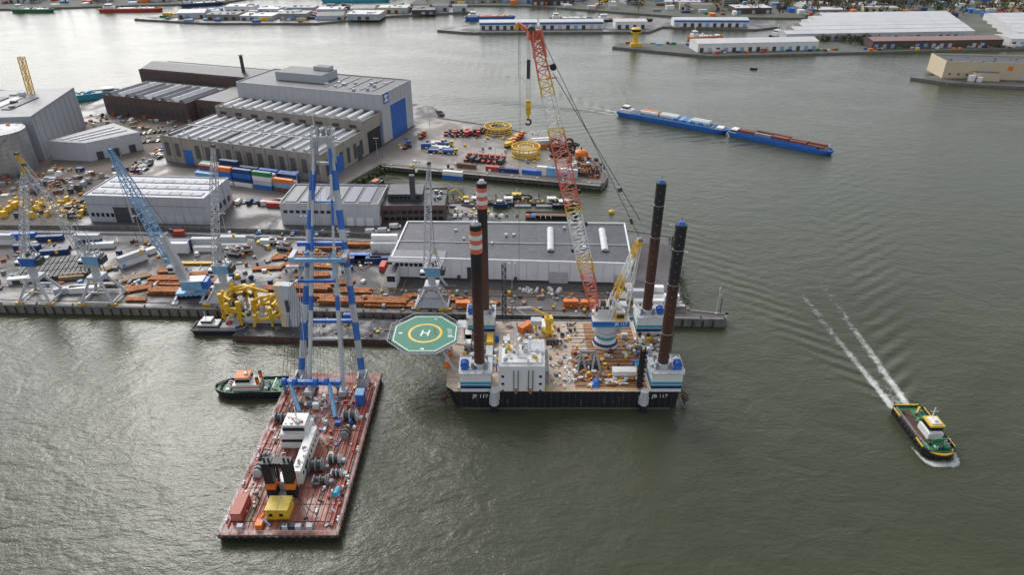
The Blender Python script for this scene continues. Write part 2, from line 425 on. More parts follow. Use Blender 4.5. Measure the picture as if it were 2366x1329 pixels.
for k in range(9): o.box(113.3,13.5+k*2.4,0,.12,.25,23,navy)
o.box(113.2,23,23,.5,23.5,.8,lgrey)
o.part('emblem_panel'); o.box(113.1,6.5,25.5,.25,7,7,blue); o.box(113.3,6.5,26.6,.12,4.6,1.3,white); o.box(113.3,6.5,29.9,.12,4.6,1.3,white); o.tube((113.2,6.5,29),(113.36,6.5,29),1.1,white,12)
o.part('roof_units'); o.box(40,27,32,38,20,5.5,wallg,0,1,roofd); o.box(22,33,32,14,12,3.2,wallg,0,1,roofd); o.box(50,34,37.5,12,7,2.4,lgrey,0,1,roofd)
for i in range(12): o.box(R(62,108),R(5,38),32,R(1,3),R(1,3),R(.6,1.8),lgrey)
for i in range(5): o.box(66+i*9,25,32.05,1.2,32,.35,roofg)
o.done()
x,y=hp(-138,128); o=bld('brick_workshop',x,y,HR,152,34,20,brick,roofd); 
o.part('roof_ridge'); o.prism([(0,3),(152,3),(152,31),(0,31)],20.7,24,roofd,None,[(0,15),(152,15),(152,19),(0,19)])
o.part('windows'); fwin(o,3,150,8,6,22,3.4,dgrey); o.done()
x,y=hp(-121,72); o=bld('brick_workshop',x,y,HR,78,48,14,brick,roofd)
o.part('skylights')
for i in range(9): o.prism([(3+i*8.3,2),(9.0+i*8.3,2),(9.0+i*8.3,40),(3+i*8.3,40)],14.1,16.4,roofg if i%3!=1 else skyl,None,[(5.7+i*8.3,2),(6.3+i*8.3,2),(6.3+i*8.3,40),(5.7+i*8.3,40)])
o.part('windows'); fwin(o,2,76,3,6,14,3,dgrey); o.done()
x,y=hp(-42,80); o=bld('brick_workshop',x,y,HR,42,44,15,brick,roofd); o.part('windows'); fwin(o,2,40,4,6,7,3.4,dgrey); o.done()
o=Ob('chimney_stack',(-215,560,3.5)); o.tube((0,0,0),(0,0,36),1.6,dgrey,12,1.3); o.torus((0,0,35.8),1.4,.25,dgrey); o.done()
o=Ob('process_building',(0,0,3.5)); o.part('walls'); o.prism([(-296,416),(-310,489),(-400,470),(-400,400)][::-1],-.5,28,wallb,roofg)
o.part('roof_units'); clutter(o,-380,-318,425,470,28,18,[lgrey,grey,roofd],2,6,2); 
for i in range(8): o.box(-390+i*10,445,28.05,6,30,.5,roofd if i%2 else lgrey)
o.part('bands'); o.tube((-296.2,416,27),(-310.2,489,27),.4,grey,4)
for i in range(9): t=i/9+.05; o.box(-296-14*t+.05,416+73*t,0,.25,.2,27,grey,.19)
o.done()
o=Ob('storage_building',(0,0,3.5)); o.part('walls'); o.prism([(-292,417),(-266,413),(-243,436),(-270,456)],-.5,12,wallg,roofg)
o.part('doors')
for t in (.2,.5,.8): o.box(-266+23*t+.1,413+23*t-.1,0,4,.3,5,dgrey,.78)
for t in (.25,.5,.75): o.vault((-290+24*t,419-3*t+1),(-271+24*t,450-14*t),12,1,skyl,.7)
o.done()
o=Ob('storage_silo',(-305,398,3.5)); o.part('shell'); o.tube((0,0,-.5),(0,0,25),13.5,steel,32); 
for k in range(9): o.torus((0,0,2.5+k*2.7),13.55,.13,grey,n=32,k=4)
o.part('roof'); o.tube((0,0,25),(0,0,26.6),13.2,lgrey,32,2); o.rail([(13*math.cos(i*.524),13*math.sin(i*.524)) for i in range(12)],25.2,lgrey,closed=True); clutter(o,-7,7,-7,7,25.5,14,[lgrey,orange,white],.6,2,1.8)
o.part('stair')
for i in range(30):
    t=3.6+i*.07; o.box(14.2*math.cos(t),14.2*math.sin(t),i*.83,1.2,1.2,.2,grey,t)
o.done()
o=bld('workshop_building',-217,322,-.07,63,29,14,wallg,lgrey)
seams(o,63,29,14,wallb,4.2)
o.part('solar_panels')
for a in range(3):
    for b in range(10): o.box(5+b*5.8,6+a*8,14.1,5.4,4.2,.3,solar if (a+b)%7 else roofg)
o.part('doors'); o.box(18,-.05,0,8,.2,8.5,dgrey); o.box(26,-.05,0,5,.2,8.5,brick)
for i in range(5): o.box(38+i*5,-.05,0,4,.16,5,lgrey)
fwin(o,1,14,3,2,5,1.6); rwin(o,63,2,27,3,3,5,3,dgrey); o.box(32,-.1,9.5,63,.1,.3,grey); o.done()
o=bld('workshop_building',-117,318,-.03,50,26,11.5,lgrey,roofd)
o.part('roof_units')
for a in range(6): o.box(5+a*7.5,13,11.6,5.6,21,.3,solar if a%3 else roofg)
o.part('doors')
for i in range(4): o.box(30+i*5,-.06,0,3.6,.2,4.5,white)
fwin(o,1,26,6.5,1.6,8,2); rwin(o,50,2,24,4,3,5,3,dgrey); o.done()
o=bld('office_building',-67,321,.02,33,24,8.5,brick,roofd)
o.part('windows'); fwin(o,1,32,1,1.8,10,2.4); fwin(o,1,32,4.6,1.8,10,2.4); rwin(o,33,1,23,1.2,1.8,8,2); rwin(o,33,1,23,4.6,1.8,8,2)
o.part('upper_block'); o.box(12,14,8.5,18,14,4,dgrey,0,1,roofd); 
for i in range(7): o.box(5.5+i*2.2,6.95,9.8,1.6,.1,1.6,glass)
o.part('stack'); o.box(16,8,8.5,2.6,2.6,14,dgrey); o.part('roof_units'); clutter(o,22,31,3,20,8.6,14,[lgrey,grey,steel],.8,2.5,1.6)
o.done()
o=Ob('warehouse',(0,0,3.5)); sh=[(-52,262),(51,256),(53.5,297),(-50,299)]
o.part('walls'); o.prism(sh,-.5,10,shedw,roofd)
for a,b in zip(sh,sh[1:]+sh[:1]):
    a=Vector(a);b=Vector(b);d=b-a;m_=(a+b)/2; o.box(m_.x,m_.y,9.95,d.length+.3,.6,.7,shedw,math.atan2(d.y,d.x))
an=math.atan2(-6,103)
def sp(t,dy=0): return (-52+103*t,262-6*t+dy)
o.part('doors')
for t,wd,h,mt in ((.28,1.4,2.5,dgrey),(.34,5,6.5,dgrey),(.70,8,5.5,lgrey),(.95,4,5,lgrey),(.13,1.2,2.4,dgrey),(.52,1.3,2.4,dgrey)): o.box(*sp(t,-.15),0,wd,.35,h,mt,an)
o.box(*sp(.5,-.1),0,103,.3,.9,dgrey,an)
for k in range(22): o.box(*sp(.02+k*.0455,-.06),0,.1,.3,9.6,lgrey,an)
o.part('windows')
for k in range(6): o.box(*sp(.02+k*.02,-.1),6.2,1.4,.3,1.5,glass,an)
o.part('annex'); o.box(-41,263,10,24,11,.5,shedw,an,1,roofg); o.box(-51.5,257.5,-.5,4.5,8,7.5,shedw,an,1,roofd); o.box(-53.8,257,1.5,.2,6,4.5,glass,an); o.box(-51.5,253.4,3,3.4,.2,2.6,glass,an)
o.part('skylights'); o.vault((17,268),(18,291),10.3,1.6,skyl,1.2); o.vault((41,268),(42,290),10.3,1.6,skyl,1.2)
for i in range(9): o.box(R(-45,48),R(266,293),10.1,R(.8,1.8),R(.8,1.8),R(.4,1.3),lgrey)
o.beam((-51,278,10.2),(52,274,10.2),.35,lgrey)
for i in range(7): o.beam((-40+i*13,264,10.06),(-39+i*13,297,10.06),.12,roofg)
o.part('stair'); o.beam((-28,255,0),(-32,256,5.5),.9,lgrey); o.rail([(-30,254),(-24,254)],0,lgrey)
o.done()
# ------------------------------------------------------------------ far shore
farfield=[(-9000,1190),(-1200,1080),(-744,1085),(-458,1150),(-420,1230),(-150,1230),(-160,1130),(30,1120),(240,1010),(420,1000),(375,900),(330,818),(215,806),(124,818),(112,795),(208,745),(567,787),(1000,820),(2500,900),(9000,2000),(9000,11500),(-9000,11500)]
o=Ob('far_bank_ground'); o.prism(farfield,-2,2.2,conc,farg); o.done()
i1=[(-517,993),(-402,957),(-259,957),(-168,1020),(-60,1060),(-80,1090),(-250,1115),(-420,1080)]
i2=[(-94,904),(-49,885),(171,893),(194,930),(305,908),(345,930),(330,965),(60,965),(-60,940)]
i4=[(371,648),(394,627),(452,611),(900,560),(900,730),(491,680)]
for p in (i1,i2,i4):
    o=Ob('harbour_pier_ground'); o.prism(p,-2,2.2,conc,asph); o.done()
fw=[white,lgrey,wallg,wallb,beige,tan,brick]
lg=mat('far_roof_light',(.6,.6,.6),.55,var=.12,scale=.05,dirt=(.42,.42,.42),amt=.2)
def shed(x,y,L,D,H,rz=0,wall=None,roof=None,pitch=True,z0=2.2,name='warehouse'):
    wall=wall or random.choice(fw); roof=roof or random.choice([roofg,lgrey,roofd,lg])
    o=Ob(name,(x,y,z0),rz); o.part('walls'); o.box(0,0,-.5,L,D,H+.5,wall)
    o.part('roof')
    if pitch:
        a,b=(L/2+.4,D/2+.4)
        vs=[(-a,-b,H),(a,-b,H),(a,b,H),(-a,b,H),(-a,0,H+D*.1),(a,0,H+D*.1)]
        o.add(vs,[(0,1,5,4),(3,4,5,2)],roof); o.add(vs,[(0,4,3),(1,2,5)],wall)
    else: 
        o.box(0,0,H,L+.4,D+.4,.5,roof)
        for i in range(4): o.box(R(-L*.4,L*.4),R(-D*.35,D*.35),H+.5,R(1.5,5),R(1.5,4),R(.8,2),random.choice([lgrey,grey]))
    if name=='tower_block':
        k=0
        while k*3+3<H: o.box(0,-D/2-.05,1.4+k*3,L*.92,.2,1.3,dgrey); k+=1
    else:
        o.part('doors'); n=max(2,int(L/9))
        for i in range(n): o.box(-L/2+(i+.5)*L/n,-D/2-.05,0,L/n*.45,.3,min(4.5,H*.6),random.choice([dgrey,dgrey,lblue,lgrey]))
    return o.done()
shed(265,783,135,28,9,.10,white,lg)
shed(470,800,150,24,8,.07,brick,mat('old_red_roof',(.3,.18,.16),.8,dirt=(.38,.34,.32),amt=.4))
shed(620,815,130,28,8,.07,white,lg); shed(760,830,120,30,8,.07)
for k in range(6): shed(430+k*14,848+k*27,230-k*10,22,8,.09,random.choice([white,lgrey,tan]),random.choice([lg,lg,roofg]))
for k in range(5): shed(690+k*12,860+k*30,200,24,8,.09,white,lg)
for x0,L,yy in ((-5,72,908),(75,80,912),(150,40,914),(255,95,927)):
    shed(x0,yy+8,L,20,8.5,.05 if x0<200 else -.02,white,lg)
o=Ob('blue_trim_band',(0,0,2.2))
for x0,L,yy in ((-5,72,905.6),(75,80,909.6),(255,95,924.6)):
    o.box(x0,yy,5.8,L,.4,2.0,blue,.05 if x0<200 else -.02)
o.done()
for k in range(6): shed(-440+k*48,1003+R(-6,12)-(16 if 0<k<5 else 0),R(34,46),R(24,38),R(5,8),R(-.1,.12),random.choice([white,lgrey,wallg,tan]),random.choice([roofg,roofd,lgrey,lg]),random.random()<.4)
for k in range(7): shed(-390+k*44,1050+R(-8,8),R(30,44),26,R(5,9),R(-.05,.1),None,None,random.random()<.4)
for k in range(4): shed(-160+k*28,1062+R(-6,6),R(20,27),16,R(5,8),.1)
o=bld('beige_warehouse',398,645,-.14,110,36,14,beige,roofd,2.2,1.2)
o.part('annex'); o.box(35,-4,0,22,8,7,beige,0,1,roofg); o.part('fittings'); fwin(o,2,40,3,1.5,5,2,dgrey); o.box(56,-.1,8,4,.2,4,orange); o.box(70,-.1,0,6,.2,6,lgrey)
for i in range(12): o.box(R(5,105),R(4,30),14,2,2,R(.6,1.5),roofg)
o.part('tanks'); o.tube((22,-8,-.2),(22,-8,5),3,white,16); o.tube((28,-10,-.2),(28,-10,4),2.4,white,16); o.done()
def inside(p,poly):
    c=False;n=len(poly)
    for i in range(n):
        x1,y1=poly[i];x2,y2=poly[i-1]
        if (y1>p[1])!=(y2>p[1]) and p[0]<(x2-x1)*(p[1]-y1)/(y2-y1)+x1: c=not c
    return c
cnt=0; used=[]; tries=0
while cnt<120 and tries<20000:
    tries+=1
    y=R(1015,1420); x=R(-.82,.82)*y
    if not inside((x,y-25),farfield) or not inside((x+34,y+20),farfield) or not inside((x-34,y-20),farfield): continue
    if x>330 and y<1030: continue
    if any(abs(x-a)<54 and abs(y-b)<32 for a,b in used): continue
    used.append((x,y)); cnt+=1
    tall=random.random()<.07 and y>1100
    shed(x,y,R(16,26) if tall else R(30,75),R(14,32),R(16,28) if tall else R(5,11),R(-.2,.3),pitch=not tall and random.random()<.4,name='tower_block' if tall else 'industrial_building')
cc=[red,blue,yellow,orange,white,green,navy,brown,lgrey,lblue]
o=Ob('distant_container_stacks',(0,0,2.2))
for i in range(420):
    y=R(1005,1300); x=R(-.75,.75)*y
    if not(inside((x,y),farfield) or inside((x,y),i1)): continue
    o.box(x,y,0,12,R(3,9),R(2.6,6),random.choice(cc+[white,grey,lgrey]),random.choice((0,.1,1.5)))
for i in range(130):
    x=R(130,900); y=R(0,12)+(750+ (x-208)*.1 if x>208 else 800)
    o.box(x,y+2,0,R(2,6),R(2,3),R(1.2,2.8),random.choice(cc+[white,white,dgrey,dgrey]),R(-.2,.3))
for i in range(120):
    x=R(-500,-180); y=R(962,1080); 
    if inside((x,y),i1): o.box(x,y,0,R(3,12),R(2,4),R(1.5,4),random.choice(cc+[dgrey,grey,brown]))
o.done()
fol=[mat('autumn_foliage',(.15,.1,.03),.9,var=.5,scale=.2),mat('green_foliage',(.06,.08,.03),.9,var=.5,scale=.2),mat('brown_foliage',(.11,.07,.035),.9,var=.4,scale=.2)]
bark=mat('bark',(.08,.06,.045),.9)
o=Ob('distant_trees',(0,0,2.2))
def tree(o,x,y,h,n=34):
    o.tube((x,y,-.3),(x,y,h*.55),h*.03,bark,5,h*.015); m=random.choice(fol)
    for k in range(3):
        t=R(0,6.28); o.tube((x,y,h*.35),(x+math.cos(t)*h*.25,y+math.sin(t)*h*.25,h*.7),h*.015,bark,4,h*.006)
    for k in range(n):
        t=R(0,6.28); q=R(0,1)**.5*h*.42; z=h*R(.3,1); q*=(1-((z/h-.6)/.55)**2)
        c=Vector((x+math.cos(t)*q,y+math.sin(t)*q,z)); s=h*.15
        o.add([c+Vector((R(-s,s),R(-s,s),R(-s,s))) for _ in range(4)],[(0,1,2),(0,2,3),(1,3,2)],m if random.random()<.8 else random.choice(fol))
n=0
while n<900:
    y=R(1010,1350); x=R(-.8,.8)*y
    if n%2==0: x=R(340,950); y=R(1050,1330)
    if n%5==1: x0=random.choice(used); x=x0[0]+R(-36,36); y=x0[1]+random.choice((-22,22))
    if inside((x,y),farfield) and inside((x,y-10),farfield): tree(o,x,y,R(9,16),22); n+=1
for i in range(40): 
    x=R(350,420); tree(o,x,R(815,840) if x<380 else R(800,835),R(5,9),26)
o.done()
o=Ob('port_control_tower',(138,800,2.2)); o.part('tower'); o.tube((0,0,-.3),(0,0,15),3.4,yellow,10,2.6); o.part('cabin'); o.tube((0,0,15),(0,0,18),5.2,glass,10,5.8); o.tube((0,0,14),(0,0,15.2),5.8,yellow,10); o.tube((0,0,18),(0,0,19.2),6,yellow,10,4); o.tube((0,0,19),(0,0,26),.3,yellow,6); o.box(0,-6,0,12,6,4,yellow); o.done()
# ------------------------------------------------------------------ ships
def hullpoly(L,W,bow=.2,stern=.05,n=7):
    hw=W/2; pts=[(-L/2,-hw*.8),(-L/2+L*stern,-hw)]
    for i in range(n+1):
        t=i/n; pts.append((L/2-L*bow+L*bow*math.sin(t*math.pi/2),-hw*math.cos(t*math.pi/2)))
    return pts+[(x,-y) for x,y in reversed(pts[:-1])]
def hull(o,L,W,H,m,deck,bow=.2,under=.93,z0=-1,stripe=None):
    p=hullpoly(L,W,bow); q=[(x*under,y*under) for x,y in p]
    o.part('hull'); o.prism(q,z0,H,m,deck,p)
    n=len(p)
    inn=[(x*.975,y*.93) for x,y in p]
    vs=[(x,y,H) for x,y in p]+[(x,y,H+.8) for x,y in p]+[(x,y,H+.8) for x,y in inn]+[(x,y,H+.02) for x,y in inn]
    fs=[]
    for i in range(n):
        j=(i+1)%n; fs+=[(i,j,n+j,n+i),(n+i,n+j,2*n+j,2*n+i),(2*n+i,2*n+j,3*n+j,3*n+i)]
    o.add(vs,fs,stripe or m)
for (x,y,L,W,rz,mh,mc) in ((-30,1000,70,12,.1,blue,orange),(80,985,60,11,.05,navy,white),(-250,1180,110,16,.05,teal,white),(-560,1075,90,14,.1,red,white),(230,850,45,11,.25,orange,white),(330,862,50,12,.5,black,white),(-480,1135,60,12,.4,navy,white),(150,975,80,12,.03,black,red),(-700,1068,60,12,0,green,white)):
    o=Ob('moored_ship',(x,y,0),rz); hull(o,L,W,3.5,mh,brown,.2); o.part('superstructure'); o.box(-L*.34,0,3.5,L*.16,W*.75,4,white); o.box(-L*.34,0,7.5,L*.11,W*.6,3,white); o.box(-L*.34,0,8.3,L*.113,W*.61,1,glass); o.tube((-L*.34,0,10),(-L*.34,0,17),.3,mc,6)
    o.part('cargo'); o.box(L*.08,0,3.5,L*.55,W*.7,1.5,mc); clutter(o,-L*.2,L*.35,-W*.3,W*.3,5,12,[lgrey,mc,dgrey,white],1,4,1.5); o.done()
o=Ob('moored_ship',(-372,572,0),.55); hull(o,84,13,4,teal,grey,.2); o.part('superstructure'); o.box(32,0,4,9,8,3,white); o.box(32,0,5,9.1,8.1,1,glass); o.part('deck_gear'); clutter(o,-35,25,-4,4,4,24,[lgrey,teal,white,lblue],1,5,2); o.done()
# push convoy
def uv(a,b): 
    d=Vector(b)-Vector(a); return d.length,math.atan2(d.y,d.x)
L,an=uv((84,533),(156,482)); 
o=Ob('inland_cargo_vessel',((84+156)/2,(533+482)/2,0),an); hull(o,L,11.4,2.4,blue,grey,.08)
o.part('wheelhouse'); o.box(-L*.42,0,2.4,9,8,2.6,white); o.box(-L*.43,0,5,5,5,2.6,white); o.box(-L*.43,0,5.8,5.1,5.1,1.1,glass); o.tube((-L*.45,0,7),(-L*.45,0,13),.2,white,5); o.box(-L*.46,3,2.4,3,2,2,blue)
o.part('hold'); o.box(1,0,2.4,L*.72,9.2,1.6,lblue); o.box(1,0,4.01,L*.71,8,.05,dgrey)
for i in range(2): 
    for s in (-2,2): o.tube((-L*.28+i*16,s,5.3),(-L*.28+i*16+14,s,5.3),1.6,foamw if s<0 or i else orange,12)
for k in range(9): o.box(2+k*3.2,0,3.6,2.8,9,1.6,blue if k%2 else lblue)
for s in (-2,2): o.tube((L*.34-14,s,5.3),(L*.34,s,5.3),1.5,foamw,12)
o.box(L*.43,0,2.4,5,6,1.6,white); o.tube((L*.46,0,2),(L*.46,0,8),.15,white,5); o.done()
L,an=uv((157,481),(213,436)); 
o=Ob('cargo_barge',((157+213)/2,(481+436)/2,0),an); hull(o,L,11.4,2.2,blue,navy,.12)
o.part('hold'); o.box(-2,0,2.2,L*.78,9.4,1.5,blue)
for i in range(5):
    for j in range(3):
        o.box(-L*.33+i*12.1,(j-1)*2.6,3.4,11.6,2.4,R(1.2,2.6),random.choice([cbrown,cbrown,brown,navy,cbrown,orange,grey]))
o.part('wheelhouse'); o.box(-L*.45,0,2.2,5,7,2.6,white); o.box(-L*.45,0,3.3,5.1,7.1,1,glass); o.part('bow_gear'); o.box(L*.4,0,2.2,4,5,1.4,lgrey); o.tube((L*.45,0,2),(L*.45,0,7),.2,white,5); o.done()
o=Ob('motor_boat',(238,690,0),2.9); hull(o,7,2.4,.7,black,grey,.4); o.part('cabin'); o.box(-1,0,.7,2.4,1.5,1.1,grey); o.done()
# work boat
o=Ob('multicat_workboat',(131,165.5,0),-math.pi/2); hull(o,23,10,2.2,black,green,.14,.95,-1,black)
o.part('deck'); o.box(-2,-2.0,2.22,15,4.2,.12,drust)
o.part('fenders')
for s in (-1,1):
    for k in range(10): o.torus((-9.5+k*2.0,s*5.1,1.4),.5,.2,rubber,axis='y',n=10,k=5)
    for a,b in ((-9.8,-5.5),(4.5,8.6)): o.box((a+b)/2,s*4.95,2.75,b-a,.35,.35,yellow)
o.box(-11.2,0,2.8,.4,7.6,.35,yellow); o.torus((7.2,0,2.6),4.6,.35,yellow,-1.0,1.0,n=12)
o.part('wheelhouse'); o.box(1.8,.8,2.2,6,4.6,2.4,white); o.box(1.8,.8,4.6,4.6,4.0,2.2,white,0,.92); o.box(1.8,.8,5.2,4.65,4.05,1.2,glass,0,.97); o.box(1.8,.8,6.8,5.0,4.6,.45,yellow); o.box(1.8,.8,7.25,3.4,3,.4,white); o.tube((.4,.8,7.2),(.4,.8,11.5),.16,white,6); o.tube((.4,-.4,10),(.4,2,10),.1,white,5); o.box(2.2,.8,7.6,1,1,.7,white)
for s in (-1,1): o.tube((-1.8,.8+s*1.6,2.2),(-1.8,.8+s*1.6,5.6),.4,green,8)
o.part('deck_crane'); o.tube((7,-1,2.2),(7,-1,4.4),.5,green,8); o.beam((7,-1,4.4),(7.5,2.6,5.0),.4,green); o.beam((7.5,2.6,5.0),(5.6,3.2,3.6),.35,green)
o.tube((-8.5,2.5,2.2),(-8.5,2.5,4.2),.45,yellow,8); o.beam((-8.5,2.5,4.2),(-5,-.5,4.8),.35,yellow)
o.part('deck_gear'); winch(o,8.7,0,2.2,.8,2.6,green,1.57,dgrey); clutter(o,-9,-2,-4,4,2.3,16,[green,grey,brown,dgrey],.4,1.3,1.0); clutter(o,4,9,-4,4,2.3,18,[grey,black,white,lgrey,dgrey],.4,1.3,1.2); o.rail([(10,-4),(4,-4.7),(-9,-4.7)],3,lgrey)
o.done()
# green tug
o=Ob('tugboat',(-89,187.5,0),math.pi+.04); hull(o,27,9,2.3,black,green,.3,.9,-1,black)
o.part('fenders')
for k in range(11): 
    for s in (-1,1): o.torus((-11+k*1.9,s*4.5,1.7),.5,.2,rubber,axis='y',n=10,k=5)
o.torus((7,0,2.4),4.2,.5,rubber,-1.4,1.4,n=14)
o.part('deckhouse'); o.box(2,0,2.3,9,5.4,2.5,white); o.box(2,0,3.6,9.06,5.46,.5,orange); o.box(3,0,4.8,5,4.4,2.4,white,0,.9); o.box(3,0,5.5,5,4.4,1.2,glass,0,.96); o.box(3,0,7.2,4.8,4.4,.4,orange)
o.tube((1.5,0,7.4),(1.5,0,13.5),.2,white,6); o.tube((1.5,-1.5,11),(1.5,1.5,11),.1,white,5); o.box(2,0,7.6,1,1,.6,white)
o.part('funnels')
for s in (-1.9,1.9): o.tube((-2,s,2.3),(-2,s,7),.65,orange,10); o.tube((-2,s,7),(-2,s,7.7),.6,black,10)
o.part('deck_gear'); winch(o,8.3,0,2.3,.9,2.4,white,1.57); winch(o,-4.6,0,2.3,.8,2,lgrey,1.57); clutter(o,-11,-5,-3,3,2.3,9,[white,grey,green],.4,1.4,1.2); o.beam((-7,-2.6,3.6),(-7,2.6,3.6),.35,white); o.rail([(12,0),(9,-3.5),(-3,-4)],3,white)
o.done()
o=Ob('harbour_boat',(-115,225.5,0),.0); hull(o,21,6.5,1.9,black,brown,.2,.92,-1,grey)
o.part('cabin'); o.box(-4,0,1.9,8,4.2,2.2,white); o.box(-4,0,2.6,8.05,4.25,.8,glass); o.box(-4.4,0,4.1,4,3.4,1.6,white); o.box(-4.4,0,4.5,4.05,3.45,.8,glass); o.box(3.5,0,1.9,6,3.6,.9,lgrey); o.box(3.5,.6,2.8,2,1.4,1,red); o.tube((-5,0,5),(-5,0,9),.12,white,5); o.tube((1,-1,2.8),(3.5,0,5.2),.12,white,5); clutter(o,2,8,-2,2,2,10,[red,white,blue],.4,1.1,1); o.done()
o=Ob('flat_deck_barge',(-64.5,223.5,0),-.05); o.part('hull'); o.prism([(-41.5,-7),(41.5,-7),(41.5,7),(-41.5,7)],-1,2.2,mat('barge_side_red',(.14,.06,.05),.7,dirt=(.05,.04,.04),amt=.4,streak=True),darkdeck,[(-43,-7.2),(43,-7.2),(43,7.2),(-43,7.2)])
o.part('deck_gear'); 
for s in (-7,7): o.beam((-43,s,2.3),(43,s,2.3),.25,dgrey)
for i in range(9):
    for s in (-6.3,6.3): o.tube((-38+i*9.4,s,2.2),(-38+i*9.4,s,2.9),.3,grey,8)
for i in range(14): o.beam((-42+i*6.3,-6.8,2.22),(-42+i*6.3,6.8,2.22),.12,dgrey)
clutter(o,-10,35,-5,5,2.2,26,[grey,yellow,brown,dgrey,wood,drust],.4,1.8,1.0); o.done()
# yellow gripper: angular box-section claws on legs
o=Ob('monopile_gripper',(-100.5,231,2.2)); o.part('ring_frames')
o.torus((-8,2,7),6.8,1.0,yellow,.9,5.0,n=6,k=4,sm=False); o.torus((-7.4,2.4,10.4),5.8,.75,yellow,.5,4.4,n=6,k=4,sm=False)
o.torus((3,-1.5,5),5.2,.9,yellow,-.9,2.9,n=6,k=4,sm=False); o.torus((3,-1,8.4),4.6,.7,yellow,-.6,3.0,n=5,k=4,sm=False)
for i in range(7):
    t=.9+i*.68; x_=-8+6.8*math.cos(t); y_=2+6.8*math.sin(t)
    o.box(x_,y_,5.2,1.5,1.5,R(4.5,7.5),yellow,t); 
    if i%2==0: o.beam((x_,y_,0),(x_,y_,6),1.0,yellow); o.beam((x_,y_,0),(x_*.9-1.5,y_-1,5),.5,yellow)
    o.box(-8+5.2*math.cos(t),2+5.2*math.sin(t),6.4,1.6,1.1,1.5,dgrey,t)
for i in range(6):
    t=-.9+i*.75; x_=3+5.2*math.cos(t); y_=-1.5+5.2*math.sin(t)
    o.box(x_,y_,3.2,1.3,1.3,R(4,6.5),yellow,t); o.beam((x_,y_,0),(x_,y_,4),.8,yellow)
o.part('arms')
for a,b in (((-15,-1,1),(-12,-1,8)),((-1,-6,0),(1,-5,6)),((6,3,0),(6,3,9)),((-8,8,0),(-8,8,8)),((8,-3,3),(12,-4,5)),((3,4,10),(-4,3,13)),((-14,4,1),(-4,-5,5)),((0,-5,2),(10,-5,5)),((-2,2,4),(8,2,11)),((-12,6,9),(-2,5,12.5)),((6,3,8),(10,0,12))): o.beam(a,b,.9,yellow)
clutter(o,-14,10,-5,7,3,50,[yellow,yellow,yellow,dgrey,white,grey,lgrey],.6,2.2,2.6)
o.part('hinge_plates')
for dx in (0,2.4):
    vs=[(10+dx,-6,0),(14+dx,-6,0),(12+dx,-2,16),(8+dx,-2,16.5),(10+dx,3,0),(14+dx,3,0),(12+dx,3,15),(8+dx,3,15.5)]
    o.add(vs,[(0,1,2,3),(5,4,7,6),(1,5,6,2),(4,0,3,7),(3,2,6,7)],lgrey if dx else beige)
o.box(13,-4.4,6,1.2,.6,5,dgrey); o.box(0,1,-.4,26,9,1.8,lgrey); o.done()
# ------------------------------------------------------------------ sheerlegs crane barge
o=Ob('sheerlegs_crane_barge')
o.part('hull'); dk=[(-78,123.5),(-46,123.5),(-46,194),(-78,194)]
o.prism([(-77.5,125),(-46.5,125),(-46.5,193),(-77.5,193)],-1,1.8,black,None,dk); o.prism(dk,1.8,3,mat('fender_grey',(.2,.17,.16),.8,dirt=rustc,amt=.5,streak=True),reddeck)
o.part('fenders')
for i in range(15): o.torus((-76+i*2.1,123.3,1.9),.6,.25,rubber,axis='y',n=10,k=5)
for i in range(22):
    for xx in (-78.1,-45.9): o.box(xx,125+i*3.1,.6,.3,.5,2.5,drust)
o.part('deck_rails'); o.rail([(-77.6,124),(-77.6,193)],3,white,1.1,.05,3); o.rail([(-46.4,124),(-46.4,193)],3,lgrey,1.1,.05,3); o.rail([(-77.5,124),(-46.5,124)],3,lgrey)
for xx in (-74.5,-72,-69.5,-54.5,-52,-49.5): o.beam((xx,128,3.1),(xx,190,3.1),.25,pink)
for xx in (-76,-48.2): o.tube((xx,126,3.4),(xx,186,3.4),.22,red,6)
for xx in (-73.2,-70.6,-68,-56,-53.2,-50.6,-47.4): o.beam((xx,126,3.08),(xx,188,3.08),.16,drust)
for yy in range(128,190,6): o.beam((-77,yy,3.05),(-47,yy,3.05),.12,drust)
o.part('boom')
def bandm(t):
    if t<.04: return lgrey
    if .50<t<.53: return red
    if t<.9: return blue if int(t*13+.5)%2 else lgrey
    return lgrey
top=[(-62.6,212,83),(-58.2,212,83)]; foot=[(-73,188.5,4),(-51.5,188.5,4)]
def lp(k,t): 
    a=Vector(foot[k]);b=Vector(top[k]); return a+(b-a)*t
for k in (0,1):
    N=39
    for i in range(N):
        o.tube(lp(k,i/N),lp(k,(i+1)/N),1.1 if i<34 else .75,bandm((i+.5)/N),12,cap=False)
    o.box(foot[k][0],188,3,4.2,4.2,2.4,lgrey,0,.75); 
    for s in (-1.2,1.2): o.box(foot[k][0]+s,188,3,.5,5,4.2,lgrey)
for t,m_,r in ((.26,blue,.8),(.75,lblue,.5),(.9,lgrey,.6),(.985,lgrey,.9)):
    o.beam(lp(0,t),lp(1,t),r*1.4,m_)
o.part('inner_frame')
c1=lp(0,.58)+Vector((2.2,-5,0)); c2=lp(1,.58)+Vector((-2.2,-5,0))
for k,(a,b) in enumerate((((-68.5,182,3),c1),((-57,182,3),c2))):
    a=Vector(a)
    for i in range(10): o.tube(a+(b-a)*(i/10),a+(b-a)*((i+1)/10),.7,lgrey if i not in (6,) else blue,10,cap=False)
    e=lp(k,.96)+Vector((0,-1,0))
    for i in range(4): o.tube(b+(e-b)*(i/4),b+(e-b)*((i+1)/4),.45,lgrey if (i+k)%2 else blue,8,cap=False)
    o.box(a.x,a.y,3,2.6,2.6,2,lgrey)
am=Vector((-68.5,182,3))*.6+c1*.4; bm=Vector((-57,182,3))*.6+c2*.4; o.beam(am,bm,.8,lgrey)
